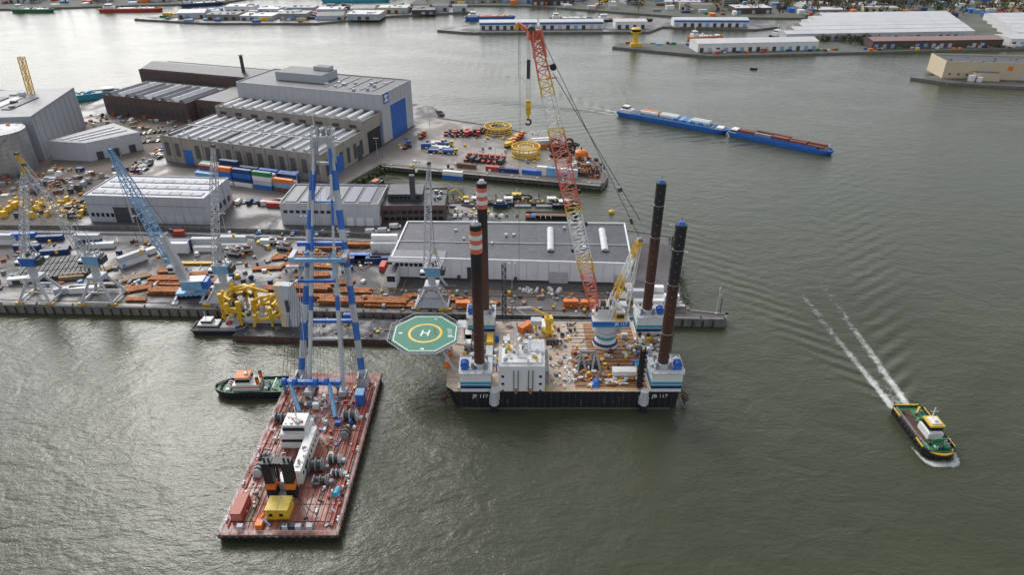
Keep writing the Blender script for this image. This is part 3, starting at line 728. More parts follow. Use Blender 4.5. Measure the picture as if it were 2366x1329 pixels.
o.part('platform'); pz=lp(0,.56).z
o.box(-62.5,194.5,pz-1,18,1.3,1.3,lblue); o.box(-62.5,200,pz+2.2,15,1.3,1.3,blue); o.box(-71,197,pz-.4,1.6,6,1.2,lgrey); o.box(-54,197,pz-.4,1.6,6,1.2,lgrey); o.box(-70,192,pz-2,4,1.5,1,lgrey)
o.rail([(-72,193.5),(-53,193.5)],pz+.5,lgrey); clutter(o,-71,-54,194.5,199,pz+.3,16,[lgrey,blue,lblue,grey],.5,1.5,1.3)
o.box(-62.5,190,pz-6,12,.9,.9,blue)
for s in (-68,-57): o.beam((s,190,pz-6),(s+ (1 if s<-60 else -1),196,pz+1),.5,lblue)
o.part('boom_head'); o.lattice(lp(0,.9),lp(0,1)+Vector((0,1,3)),lambda t:1.9,lambda t:lgrey,4,.16); o.lattice(lp(1,.9),lp(1,1)+Vector((0,1,3)),lambda t:1.9,lambda t:lgrey,4,.16)
o.box(-60.4,212.5,82,6.4,2.2,1.1,lgrey); 
for s in (-62.2,-60.4,-58.6): o.tube((s-.35,214,84),(s+.35,214,84),1.2,grey,14)
o.tube((-62.8,213,86),(-62.8,213,90),.12,white,4)
o.part('wires')
for i in range(7):
    o.tube((-71.5+i*.35,197,pz),(-77+i*1.1,178+i*1.5,3.5),.06,rope,4,cap=False)
    o.tube((-64.0+i*.4,211,82),(-69+i*1.2,183,8),.05,rope,4,cap=False)
    o.tube((-62.2+i*.5,214,84),(-62.8+i*.7,216,14),.05,rope,4,cap=False)
    o.tube((-53.8-i*.3,197,pz),(-49-i*1.1,181+i,3.5),.05,rope,4,cap=False)
for s in (-69.5,-56.5): o.tube((s,196,pz),(s,184,4),.12,lgrey,4,cap=False)
o.part('lower_hook'); o.box(-61,216,10,4,1.6,4,blue); o.torus((-61,216,8.5),1.4,.35,yellow,axis='y',n=12)
o.part('back_frame'); o.beam((-76.5,181,9),(-57,181,9),1.5,blue); 
for a,b in (((-74,181,9),(-69,172,3.3)),((-61,181,9),(-57,170,3.3)),((-76.5,181,9),(-77,184,3)),((-60,181,9),(-59.5,186,3)),((-68,181,9),(-67,186,3))): o.tube(a,b,.7,lblue,10)
for xx in (-75.5,-72,-65,-61.5): o.tube((xx-.6,180.2,10),(xx+.6,180.2,10),1.2,blue,12)
for i in range(6): o.tube((-75+i*3.2,181,10),(-74+i*3,166,4),.06,rope,4,cap=False)
o.part('winches')
for x_,y_,r_,l_,rz,m_ in ((-73.5,168.5,1.7,4,0,grey),(-67,169.5,1.5,3.6,0,grey),(-52,169.5,1.8,4,0,lgrey),(-52,162,1.3,3,1.57,grey),(-57.5,147.5,1.9,3.5,.1,grey),(-53,150.5,1.4,3.0,0,lgrey),(-55,142,1.3,3.4,0,grey),(-74,146,1.3,3,1.57,lgrey),(-51,145,1.1,2.4,0,lgrey),(-74,152,1,2.5,0,grey)): winch(o,x_,y_,3,r_,l_,m_,rz)
o.part('deckhouse')
o.box(-66,160,3,8.5,7.5,5.4,white); o.box(-66,160.3,8.4,7,6,2.6,white,0,.96); o.box(-66,156.9,9.2,6.6,.2,1.2,glass); o.box(-66,156.2,5.5,7.6,.15,1,glass); o.box(-70.3,160,5.5,.15,6,1,glass)
o.rail([(-70,156.5),(-62,156.5),(-62,163.5),(-70,163.5)],8.4,white,closed=True); o.tube((-66,161,11),(-66,161,15),.2,white,5); o.box(-65,159,11,1.4,1.4,.8,lgrey); clutter(o,-69,-63,158,162,11,8,[white,lgrey,red],.4,1,.9)
o.box(-61.3,151,3,2.6,19,5.0,white); o.box(-63.6,141.5,3,5,5,3.4,white); clutter(o,-62.3,-60.4,143,160,8,10,[white,lgrey,grey],.4,1,.8)
o.rail([(-60,142),(-60,160)],8,white)
for k in range(8): o.box(-59.95,143.5+k*2.2,5.2,.1,1,1,glass)
o.part('funnels')
for x_ in (-67,-61.6):
    o.box(x_,137.5,3,2.6,2.8,9,black,0,.95); o.box(x_,137.5,6.4,2.66,2.86,2.2,orange,0,.985); o.box(x_,137.5,12,2.5,2.7,4,black)
    for s in (-.6,.6): o.tube((x_+s,137.5,16),(x_+s,137.5,17.2),.35,dgrey,8)
o.box(-64.3,137.9,14.2,7,2.6,1.6,black); o.beam((-66.0,139.5,3),(-65.2,139.5,13),.7,black); o.beam((-62.4,139.5,3),(-63.4,139.5,13),.7,black); o.box(-64.2,139,3,6.5,6,.5,lgrey)
o.part('site_cabins')
o.box(-63.3,131,3.2,6,5,3.4,yellow); o.box(-63.3,131,6.6,6.2,5.2,.25,mat('cabin_roof_yellow',(.75,.55,.1),.5)); o.box(-63.3,131,6.85,.3,5.2,.12,beige)
for s in (-65,-62.2): o.box(s,128.45,4.4,1,.1,1,glass)
o.box(-74.3,131.8,3.1,2.8,7.5,2.8,pink); 
for k in range(9): o.box(-72.85,128.8+k*.75,3.2,.1,.2,2.5,red)
o.box(-50.3,178,3,2.6,3.4,4.2,blue); o.box(-50.3,178,7.2,2.9,3.7,.3,lblue)
o.part('deck_gear')
o.beam((-68.6,126.6,3.6),(-66.8,129,5),.8,orange); o.box(-67.5,126.6,3,1.8,2.6,1.6,orange); o.beam((-66.6,127,5.2),(-64.5,125.8,4),.35,lblue)
for x_ in (-72.5,-60.5,-57,-54): o.box(x_,125.7,3,1.5,1.2,1.3,lgrey)
winch(o,-60.5,126,3,.8,1.6,dgrey,0)
o.tube((-49.6,136.5,4),(-49,139,4),.9,teal,10); o.box(-49.3,137.7,3,1.8,3,1.1,teal)
clutter(o,-76,-69,158,178,3,26,[lgrey,white,red,dgrey,green],.4,1.7,1.6); clutter(o,-57,-48,152,186,3,40,[lgrey,white,red,dgrey,blue,yellow],.4,1.7,1.8); clutter(o,-76.5,-69,126,156,3,30,[lgrey,pink,dgrey,white],.3,1.3,1.1); clutter(o,-57,-47.5,126,146,3,30,[lgrey,pink,dgrey,white,green],.3,1.3,1.1)
clutter(o,-69,-58,164,180,3,26,[lgrey,white,dgrey,lblue],.5,2.2,2.2)
for i in range(14): o.tube((R(-75,-48),R(126,140),3.15),(R(-74,-50),R(150,186),3.15),.08,rope,4)
for yy in (128,141,155,170,186):
    for xx in (-77,-47): 
        for d_ in (0,1): o.tube((xx,yy+d_,3),(xx,yy+d_,3.9),.3,white,8)
o.beam((-59,160,3.1),(-48,145,3.1),.4,green); o.beam((-71,128,3.1),(-70,186,3.1),.25,green)
o.text('ROTTERDAM',(-63.5,123.42,2.4),(math.pi/2,0,0),.8,white)
o.done()
# ------------------------------------------------------------------ jack-up barge
o=Ob('jackup_barge'); H=7.5
dk=[(-19,178),(54.5,178),(56.5,181),(56.5,217),(54.5,220.5),(-21,220.5),(-23,217),(-22,181)]
o.part('hull'); o.prism([(-16.5,178.3),(53.5,178.3),(55.5,181),(55.5,217),(53,220),(-18,220),(-20,217),(-19,181)],-1.5,H,black,tandeck,dk)
for i in range(36): o.box(-17+i*2,178.02,.8,.15,.2,6.4,dgrey)
o.box(18,177.9,.1,70,.3,.7,mat('waterline_grime',(.1,.1,.07),.8))
for i in range(10): o.box(R(-12,50),177.9,R(1,4),R(.3,.8),.12,R(2,3),drust)
o.part('deck_plating'); o.sheet([(21,179.5),(45,179.5),(45,219),(27,219),(27,199),(21,199)],H+.006,rustdeck)
for i in range(16): o.beam((21.5,181+i*2.3,H+.06),(45,181+i*2.3,H+.06),.12,drust)
o.part('legs')
LG=[(-10.7,182.5),(49.7,182.5),(-10.2,216),(50.2,216)]
for k,(x_,y_) in enumerate(LG):
    o.tube((x_,y_,-6),(x_,y_,66),1.75,legm,24)
    for zz in range(12,65,3):
        for a in range(6):
            t=a*math.pi/3+.3; o.tube((x_+1.7*math.cos(t),y_+1.7*math.sin(t),zz+(a%2)*1.5),(x_+1.79*math.cos(t),y_+1.79*math.sin(t),zz+(a%2)*1.5),.2,grey if k%2 and zz>34 else black,6)
    for zz in (28,46,58): o.torus((x_,y_,zz),1.78,.08,lgrey if k%2 else dgrey,n=20,k=4)
    if k in (0,2):
        for q in range(5): o.tube((x_,y_,57+q*1.5),(x_,y_,58.5+q*1.5),1.86,bred if q%2==0 else white,24,cap=False)
    o.tube((x_,y_,66),(x_,y_,67),1.2,blue if k%2 else lgrey,12,.8); o.tube((x_,y_,67),(x_,y_,68.5),.12,red,4)
o.part('jack_houses')
for k,(x_,y_) in enumerate(LG):
    yc=y_-.3 if k<2 else y_; 
    cx=x_-1.2 if k%2==0 else x_+1
    o.box(cx,yc,H,10,8.6,7.3,white)
    o.box(cx,yc,H+1.3,10.12,8.72,1.3,navy); o.box(cx,yc,H+2.9,10.12,8.72,1.2,teal); o.box(cx,yc,H+7.3,10.8,9.4,.3,lgrey)
    o.rail([(cx-5.3,yc-4.6),(cx+5.3,yc-4.6),(cx+5.3,yc+4.6),(cx-5.3,yc+4.6)],H+7.6,white,closed=True)
    o.tube((x_,y_,H+7.5),(x_,y_,H+9),2.6,lgrey,18); 
    for a in range(4):
        t=a*1.57+.78; o.tube((x_+3.1*math.cos(t),y_+3.1*math.sin(t),H+7.5),(x_+3.1*math.cos(t),y_+3.1*math.sin(t),H+10),.5,grey,8)
    sx=-1 if k%2==0 else 1
    winch(o,cx+sx*3.6,yc-1,H+7.6,1.35,1.9,blue,1.57,lblue); clutter(o,cx-4.5,cx+4.5,yc-4,yc+4,H+7.6,9,[lgrey,blue,white],.4,1.3,1.3)
o.part('accommodation')
o.box(3.2,184.5,H-3,15.2,12.4,13,white,0,1,lgrey); o.box(3.2,185,H+10,13,10,.5,white); o.box(7.5,189,H+8,7,7,3,white,0,1,lgrey)
for xx in (0.6,2.0,5.4,6.8): o.beam((xx,178.1,8.5),(xx,178.1,16),.22,dgrey)
for xx in (1.3,6.1): o.tube((xx,178,8.6),(xx,178,6.6),1.0,wood,5,.3)
for r_ in range(3):
    for xx in (-3,9.3): o.box(xx,178.25,7+r_*3,.9,.1,.9,glass)
for r_ in range(3):
    for c_ in range(4): o.box(10.85,181+c_*2.5,8+r_*2.9,.1,.9,.9,glass)
for r_ in range(1,4): o.box(11.5,184.5,7+r_*2.8,1.4,12,.15,grey); o.rail([(12.2,178.6),(12.2,190.5)],7+r_*2.8,white)
o.rail([(-4.3,178.5),(10.6,178.5),(10.6,190.6),(-4.3,190.6)],17.5,white,closed=True)
clutter(o,-3.5,10,180,190,18,34,[white,lgrey,white,white,grey,yellow],.5,1.6,1.6); o.lattice((1,186,18),(1,186,28),lambda t:1.4-.8*t,lambda t:white,8,.12); 
for k in range(3): o.tube((-2+k*4,187,18),(-2+k*4,187,20+k),.2,white,6); o.tube((-2+k*4,187,20+k),(-2+k*4,187,21.2+k),.6,white,10)
o.part('front_structures')
o.box(-13.5,180,H,9,3,1.2,beige); o.box(-5.6,179,4,3,2.2,4,white); 
for xx in (-5.9,43.6):
    o.tube((xx,176.8,-3),(xx,176.8,3.2),1.1,black,14); o.tube((xx,176.8,3.2),(xx,176.8,8.8),1.35,lgrey,14); o.box(xx,177.6,3,3.2,1.8,3,lgrey)
for zz in range(8): o.box(42.2,180,8+zz*1.9,1.3,1.3,1.5,black); o.box(43.3,179.3,8.5+zz*1.9,.5,.5,1,dgrey)
o.beam((41.5,180,8),(41.5,180,24),.5,drust); o.beam((42.9,180,8),(42.9,180,24),.5,drust)
o.lattice((-3,221.5,4),(-3,221.5,32),lambda t:1.5,lambda t:dgrey,18,.22); o.lattice((56,200,6),(56,200,20),lambda t:1.3,lambda t:dgrey,9,.15)
for xx,sg in ((-21.5,-1),(57,1)):
    yy=180
    o.beam((xx-sg*1.5,yy,6.5),(xx+sg*2.6,yy,2.5),.35,drust); o.beam((xx-sg*1.5,yy+2,6.5),(xx+sg*2.6,yy+2,2.5),.35,drust); o.beam((xx,yy,4),(xx+sg*2.2,yy+1,1.2),.7,drust); o.beam((xx+sg*1,yy-1.2,1.6),(xx+sg*1,yy+3.2,1.6),.5,drust)
o.rail([(10.9,178.4),(40,178.4)],H,yellow); o.rail([(-18,220),(54,220)],H,white); o.rail([(56,190),(56,212)],H,white)
o.part('lifeboats'); 
for yy in (190,197): o.tube((-22.5,yy,9),(-22.5,yy+4,9),1.25,orange,10); o.tube((-22.5,yy-1.1,9),(-22.5,yy,9),.3,orange,10,1.25); o.tube((-22.5,yy+4,9),(-22.5,yy+5.1,9),1.25,orange,10,.3); o.box(-22.5,yy+2,10,1.3,2.4,.8,white)
o.part('deck_gear')
for x_,y_,m_ in ((-16,205,white),(-16,208,white),(-8,206,yellow),(-2,201,white),(-2,204,white),(-8,198,lgrey),(5,215,orange),(12,216,white)): o.box(x_,y_,H,6,2.4,2.5,m_,R(0,1) if m_==orange else 1.57)
clutter(o,-18,-5,189,211,H,80,[white,lgrey,white,grey,blue,beige,yellow,dgrey],.5,2.4,3.0)
clutter(o,-4,24,193,218,H,120,[white,lgrey,beige,dgrey,brown,red,blue,white,wood,yellow],.4,1.8,1.6)
clutter(o,12,28,180,193,H,60,[white,white,lgrey,beige,foamw,orange,grey],.4,1.6,.9)
clutter(o,24,45,181,200,H,50,[white,rust,grey,drust,brown,lgrey,yellow],.4,1.8,1.2)
clutter(o,40,55,188,211,H,70,[white,lgrey,grey,blue,yellow,dgrey,drust,teal],.5,2.4,2.4)
for i in range(14): 
    x_=R(12,40);y_=R(181,216);t=R(0,3.1);L=R(2,5); o.tube((x_,y_,H+.2),(x_+L*math.cos(t),y_+L*math.sin(t),H+.2),.1,random.choice([rope,orange,lgrey,drust]),5)
for s in (0,5):
    o.beam((22.5+s,189,H),(24+s,195,H+4),.7,grey); o.beam((25.5+s,189,H),(24+s,195,H+4),.7,grey); o.beam((24+s,199,H),(24+s,195,H+4),.7,grey)
o.beam((24,195,H+4),(29,195,H+4),.8,grey); o.box(26.5,192,H,8,2,1.4,dgrey)
o.box(38,186,H+1.6,8,3.0,1.6,white); o.box(38,186,H,7,2.4,1.6,lgrey); o.rail([(34,184.5),(42,184.5),(42,187.5)],H+3.2,white)
for i in range(5): o.tube((34+i*1.9,184.3,H+.6),(35.4+i*1.9,184.2,H+.6),.5,orange if i%2 else white,8)
o.prism([(26.5,179.5),(29,179.5),(29.5,184),(27,184)],H,H+1.8,blue,None,[(27.5,181),(28.5,181),(28.6,183),(27.8,183)])
for i in range(8): o.tube((31+R(0,6),181+R(0,3),H+.35),(33.5+R(0,6),181.5+R(0,3),H+.35),.3,white,8)
for i in range(4): o.tube((13+i*1.2,205,H),(13+i*1.2,205,H+2.2),.55,dgrey,8)
o.part('service_crane')
o.tube((13.5,211,H),(13.5,211,H+6),1.1,yellow,12); o.box(13.5,211,H+6,2.8,2.8,2.2,yellow,.2); o.beam((13.5,211,H+8.5),(7,211.5,H+12),.6,yellow); o.beam((7,211.5,H+12),(1.5,211.7,H+11.5),.6,lgrey); o.beam((1.5,211.7,H+11.5),(5,211.5,H+8.8),.4,lgrey); o.tube((13.5,211,H+2),(13.5,211,H+2.8),2.2,yellow,14); o.rail([(11,209),(16,209),(16,213)],H+2.8,yellow)
o.box(9,213,H+4,4,3,2,lgrey); o.beam((9,213,H),(9,213,H+4),1,yellow)
o.part('helideck'); hx,hy,hz=-30.3,198.5,17
oc=lambda r,z=None:[(hx+r*math.cos(math.pi/8+i*math.pi/4),hy+r*math.sin(math.pi/8+i*math.pi/4)) for i in range(8)]
o.prism(oc(12.2),hz-.7,hz,lgrey,hgreen); o.sheet(oc(11.7),hz+.008,white); o.sheet(oc(11.35),hz+.014,hgreen)
def ring(r0,r1,z,m,n=40):
    vs=[];fs=[]
    for i in range(n):
        t=2*math.pi*i/n; vs+=[(hx+r0*math.cos(t),hy+r0*math.sin(t),z),(hx+r1*math.cos(t),hy+r1*math.sin(t),z)]
    for i in range(n): j=(i+1)%n; fs.append((2*i,2*i+1,2*j+1,2*j))
    o.add(vs,fs,m)
ring(5.1,6.0,hz+.022,yellow)
for dx in (-1.15,1.15): o.box(hx+dx,hy,hz+.015,.55,3.6,.02,white,-.12)
o.box(hx,hy,hz+.015,1.7,.55,.018,white,-.12)
net=oc(13.6); ins=oc(12.2)
for i in range(8):
    a,b=net[i],net[(i+1)%8]; o.tube((a[0],a[1],hz+.2),(b[0],b[1],hz+.2),.1,lgrey,4)
    for q in range(9):
        t=q/8; c=ins[i];d=ins[(i+1)%8]; o.tube((c[0]+(d[0]-c[0])*t,c[1]+(d[1]-c[1])*t,hz-.6),(a[0]+(b[0]-a[0])*t,a[1]+(b[1]-a[1])*t,hz+.2),.055,grey,4)
    m1=oc(12.9); a,b=m1[i],m1[(i+1)%8]; o.tube((a[0],a[1],hz-.2),(b[0],b[1],hz-.2),.05,grey,4)
for (a,b) in (((-22,192,7),(-32,192,16.5)),((-22,205,7),(-32,205,16.5)),((-21,198,7),(-38,198,16.5)),((-22,192,7),(-24,205,16.5)),((-22,205,7),(-24,192,16.5)),((-19,188,7.5),(-24,190,16.5))): o.beam(a,b,.5,lgrey)
for yy in (190,194,198,202,206): o.beam((-39,yy,15.9),(-20,yy,15.9),.45,grey)
o.box(-18,205,16.2,3,5,.4,lgrey); o.beam((-17,204,7.5),(-17,204,16.2),.4,lgrey)
for dx,dy in ((-8.6,0),(0,-9.6)): o.box(hx+dx,hy+dy,hz+.015,1.2,.8,.015,white)
o.part('main_crane'); cx,cy=34,206
o.tube((cx,cy,H),(cx,cy,H+3),4.6,white,24,3.6); o.tube((cx,cy,H+3),(cx,cy,16.5),3.6,white,24)
o.tube((cx,cy,H+3.4),(cx,cy,H+4.8),3.66,teal,24,cap=False); o.tube((cx,cy,H+1),(cx,cy,H+2),4.5,navy,24,4.1,cap=False); o.tube((cx,cy,15.4),(cx,cy,17),4.4,lgrey,24); o.tube((cx,cy,14),(cx,cy,14.3),5.2,lgrey,20); o.rail([(cx+5*math.cos(i*.628),cy+5*math.sin(i*.628)) for i in range(10)],14.3,white,closed=True)
o.box(cx+1,cy,17,13,8,2.4,blue); o.box(cx+1,cy,19.4,13.2,8.2,.3,white); o.box(cx+1,cy-4.05,17.1,13,.1,.5,teal)
o.box(cx+4,cy-2.4,19.7,3.0,2.8,3.2,yellow); o.box(cx+4,cy-3.85,20.7,2.6,.12,1.5,glass); o.box(cx+4,cy-2.4,22.9,3.2,3.0,.3,white)
o.box(cx+0,cy+1.5,19.7,7,4,2.6,white); o.box(cx+5.6,cy+1.4,19.7,2.4,3.6,4,lgrey)
for dx,dz in ((-3.4,0),(-.6,0),(-2,3.0),(1.2,3.2)): 
    o.tube((cx+dx-1.0,cy+.6-dz*.3,21.8+dz),(cx+dx+1.0,cy+.6-dz*.3,21.8+dz),1.1,rope,14); 
    for e in (-1.1,1.1): o.tube((cx+dx+e-.1,cy+.6-dz*.3,21.8+dz),(cx+dx+e+.1,cy+.6-dz*.3,21.8+dz),1.5,white,16)
mast=Vector((43.3,208,47.5))
for yy in (-3,3):
    o.lattice((cx+0,cy+yy,20),(mast.x-.6,mast.y+yy*.35,mast.z),lambda t:1.3,lambda t:white if t<.3 or .55<t<.8 else yellow,11,.11)
    o.tube((cx+6.5,cy+yy,20),(mast.x+.4,mast.y+yy*.35,mast.z),.2,white,6)
for t in (.35,.62,.88): 
    q=Vector((cx+1,cy,20))*(1-t)+mast*t; o.beam(q+Vector((0,-2.6+t*1.4,0)),q+Vector((0,2.6-t*1.4,0)),.3,white); 
    o.tube(Vector((cx+0,cy-3+t*2,20))*(1-t)+Vector((mast.x,mast.y-1,mast.z))*t,Vector((cx+6.5,cy-3+t*2,20))*(1-t)+Vector((mast.x,mast.y-1,mast.z))*t,.16,white,5)
o.box(mast.x,mast.y,mast.z-.5,1.8,3,1.2,yellow); o.tube(mast+Vector((0,-1,1)),mast+Vector((0,1,1)),.9,grey,12)
for k in range(3): o.box(cx+3.2+k*1.6,cy-.5,24+k*4,2.6,4,.18,lgrey); o.rail([(cx+2+k*1.6,cy-2.5),(cx+4.6+k*1.6,cy-2.5)],24.2+k*4,yellow)
o.part('crane_boom')
def bmf(t):
    for e,m_ in ((.17,bred),(.22,yellow),(.38,white),(.42,yellow),(.58,bred),(.66,bred),(.70,yellow),(.80,white),(.86,yellow),(1.01,bred)):
        if t<e: return m_
bf=Vector((30,207,20)); bt=Vector((7.3,225,111.5))
def bw(t): return 2.6+2.4*min(1,t/.2) if t<.7 else 5.0-2.2*(t-.7)/.3
o.lattice(bf,bt,bw,bmf,36,.25,Vector((0,1,0)))
d=(bt-bf)
o.lattice(bf+d*.93,bt+Vector((.5,0,1.5)),lambda t:3.8-1.2*t,lambda t:bred,3,.4); o.beam(bt,bt+Vector((-5.5,2,3.2)),1.1,bred); o.beam(bt+Vector((-5.5,2,3.2)),bt+Vector((-6,2,1.5)),1.3,yellow)
o.box(bt.x-.4,bt.y,bt.z-1.2,4.2,2.4,2.8,bred,.2)
for e in (-1.5,0,1.5): o.tube(bt+Vector((-1.2,e,1.8)),bt+Vector((-1.2,e+.8,1.8)),1.2,rope,14)
o.tube(bf+d*.9+Vector((3.5,-1,0)),bf+d*.9+Vector((3.5,1,0)),1.1,black,12)
for q in (.86,.9): o.beam(bf+d*q,bf+d*q+Vector((3.8,0,.5)),.4,bred)
for q in (.35,.47): o.tube(bf+d*q+Vector((3.2,-.6,0)),bf+d*q+Vector((3.2,.6,0)),.7,black,10)
o.tube(bf+d*.25+Vector((-3.2,-.6,0)),bf+d*.25+Vector((-3.2,.6,0)),.7,black,10)
o.part('crane_wires')
for e in (-1.2,-.4,.4,1.2):
    o.tube(bt+Vector((1.5,e,.5)),mast+Vector((.5,e,.5)),.055,rope,4,cap=False); o.tube(bf+d*.88+Vector((3,e,0)),mast+Vector((-.5,e,8)),.04,rope,4,cap=False)
    o.tube(bt+Vector((0,e,1.5)),Vector((cx-2,cy+e,23)),.045,rope,4,cap=False)
o.tube(mast+Vector((-4,0,9)),mast+Vector((-3.2,0,7)),.5,rope,8); o.tube(mast+Vector((-8.5,0,20)),mast+Vector((-8,0,18.6)),.8,rope,8)
o.tube(mast,Vector((cx+7,cy,20)),.18,white,5)
for e in (-.6,-.2,.2,.6): o.tube((bt.x-1.9+e,bt.y+.5,bt.z+1.5),(bt.x-1.9+e,bt.y+.5,91),.06,rope,4,cap=False)
for e in (-4.9,-4.5): o.tube((bt.x+e,bt.y+2,bt.z+2),(bt.x+e,bt.y+2,9),.045,rope,4,cap=False)
o.tube((bt.x-5.2,bt.y+2,bt.z+2),(bt.x-5.2,bt.y+2,98),.08,rope,4); o.box(bt.x-2,bt.y+1,98,1.1,.9,6,rope)
o.part('hook_block'); hb=(bt.x-1.9,bt.y+.5); o.box(hb[0],hb[1],86.5,1.6,1.3,4.6,yellow); o.tube((hb[0]-.8,hb[1],89),(hb[0]+.8,hb[1],89),1.2,yellow,14); o.box(hb[0],hb[1],85,.7,.7,1.6,yellow); o.torus((hb[0],hb[1],83.8),.9,.32,drust,-2.6,2.2,n=12,axis='y')
o.text('JB 117',(-10.5,177.92,5.6),(math.pi/2,0,0),2.0,white); o.text('JB 117',(49,177.92,5.6),(math.pi/2,0,0),2.0,white)
o.text('JB 117',(cx+4.4,cy-4.12,18.5),(math.pi/2,0,0),1.7,white)
o.text('JB 117',(hx+8.7,hy,hz+.03),(0,0,math.pi/2+.1),2.1,white)
o.text('21',(hx+3,hy+9.0,hz+.03),(0,0,.3),1.3,white)
o.done()
# ------------------------------------------------------------------ quay portal cranes
def portal(x,y,tip,mh,jib,num=None,tower=14,house=lblue):
    o=Ob('portal_crane',(x,y,3.5),QA); o.part('portal')
    for sx in (-1,1):
        for sy in (-1,1):
            o.beam((sx*6.5,sy*5.2,.8),(sx*2,sy*2,tower*.62),.95,lgrey); o.box(sx*6.5,sy*5.2,0,3.2,1,1,yellow)
        o.beam((sx*6.5,-5.2,1.2),(sx*6.5,5.2,1.2),.7,lgrey)
    for sy in (-1,1): o.beam((-4.5,sy*3.7,5),(4.5,sy*3.7,5),.6,lgrey); o.beam((-6.5,sy*5.2,1.2),(6.5,sy*5.2,1.2),.5,lgrey)
    vs=[(-5.8,-5.4,1),(5.8,-5.4,1),(1.4,-2.6,7.4),(-1.4,-2.6,7.4)]
    if num: o.add(vs,[(0,1,2,3)],lgrey); o.text(num,(0,-4.35,3.2),(math.radians(66),0,0),2.6,dgrey)
    o.box(0,0,tower*.58,5.6,5.6,1.6,lgrey); o.part('tower'); o.tube((0,0,tower*.6),(0,0,tower),1.6,lgrey,14); 
    o.part('house'); o.box(.8,0,tower,6.5,4.4,3.6,house); o.box(-3,-1.5,tower-.4,2,2.2,2.6,white); o.box(-3.05,-1.5,tower+.4,2.05,2.25,1.1,glass); o.box(.8,0,tower+3.6,6.8,4.7,.3,lgrey); clutter(o,-1,3.5,-1.5,1.5,tower+3.9,6,[lgrey,dgrey],.5,1.4,1.4)
    t=Vector(tip)-Vector((x,y,3.5)); 
    o.part('mast'); mt=Vector((2,0,tower+mh)); 
    for s in (-1.6,1.6): o.beam((-1.5,s,tower+3),mt+Vector((0,s*.4,0)),.4,jib); o.beam((4,s,tower+3),mt+Vector((0,s*.4,0)),.35,jib)
    o.part('jib'); o.lattice((-1.5,0,tower+2),t,lambda q:2.4 if q<.75 else 2.4-1.6*(q-.75)*4,lambda q:(yellow if q>.9 and num is None and jib is lgrey else jib),24,.17); o.tube(t+Vector((0,-.5,0)),t+Vector((0,.5,0)),.8,dgrey,10)
    o.part('wires'); o.tube(mt,t,.08,rope,4); o.tube(mt,(-1.5,0,tower+2),.08,rope,4); o.tube(t,(t.x,t.y,max(6,t.z-36)),.06,rope,4); o.box(t.x,t.y,max(4.6,t.z-38),.8,.6,1.6,yellow)
    o.box(4.5,0,tower+.3,2.2,4,2.6,dgrey); o.done()
portal(-196,245,(-187,250,60),12,lgrey,None,16,blue)
portal(-170,244.5,(-189,250,64),12,lgrey,None,17,lblue)
portal(-118.5,244,(-112,248,68),13,lgrey,'2',13,lblue)
portal(-32.5,240.5,(-31,243,63),12,lgrey,'3',14,lblue)
o=Ob('mobile_harbour_crane',(-134,247,3.5),.1); o.part('chassis'); o.box(0,0,1,12,5,1.6,lblue)
for s in (-1,1):
    for k in range(6): o.tube((-5+k*2,s*2.2,.75),(-5+k*2,s*2.9,.75),.75,rubber,10)
    for e in (-5.5,5.5): o.beam((e,s*2,1.6),(e,s*6,1.2),.7,lgrey); o.box(e,s*6,0,2.4,2.4,.5,lgrey)
o.part('house'); o.tube((0,0,2.6),(0,0,3.8),2.2,lgrey,14); o.box(1.5,0,3.8,9,5,4,lblue); o.box(1.5,0,7.8,9.2,5.2,.3,white); o.box(6.5,0,4,2.5,5,3.6,blue)
o.part('tower'); 
vs=[(-3,-1.6,4),(1,-1.6,4),(1,1.6,4),(-3,1.6,4),(-6.5,-1.1,28),(-4.5,-1.1,28),(-4.5,1.1,28),(-6.5,1.1,28)]
o.add(vs,[(0,1,5,4),(1,2,6,5),(2,3,7,6),(3,0,4,7),(4,5,6,7)],lgrey); o.box(-4.8,-2.2,13,2.4,2.4,2.6,white); o.box(-4.8,-3.42,13.8,2,.05,1.2,glass); o.beam((-5.5,0,28),(-2,0,30),.8,lgrey); o.tube((-2,-.4,30),(-2,.4,30),1,dgrey,12)
o.part('jib'); t=Vector((-18,5,62)); o.lattice((-4.5,0,13),t,lambda q:1.2+2.2*min(1,q*4) if q<.7 else 3.4-2.2*(q-.7)/.3,lambda q:lblue,22,.2); o.tube(t+Vector((0,-.5,0)),t+Vector((0,.5,0)),.8,blue,10)
o.part('wires'); o.tube((-2,0,30),t,.1,rope,4); o.tube(t,(t.x,t.y,20),.08,rope,4); o.box(t.x,t.y,18,.9,.7,2,yellow); o.done()
o=Ob('lattice_boom_crane',(-330,470,3.5)); o.lattice((0,0,4),(2,2,52),lambda q:3,lambda q:yellow,14,.35); o.box(0,0,0,8,6,5,yellow); o.tube((-4,-3.4,1),(4,-3.4,1),.9,rubber,8); o.tube((-4,3.4,1),(4,3.4,1),.9,rubber,8); o.done()
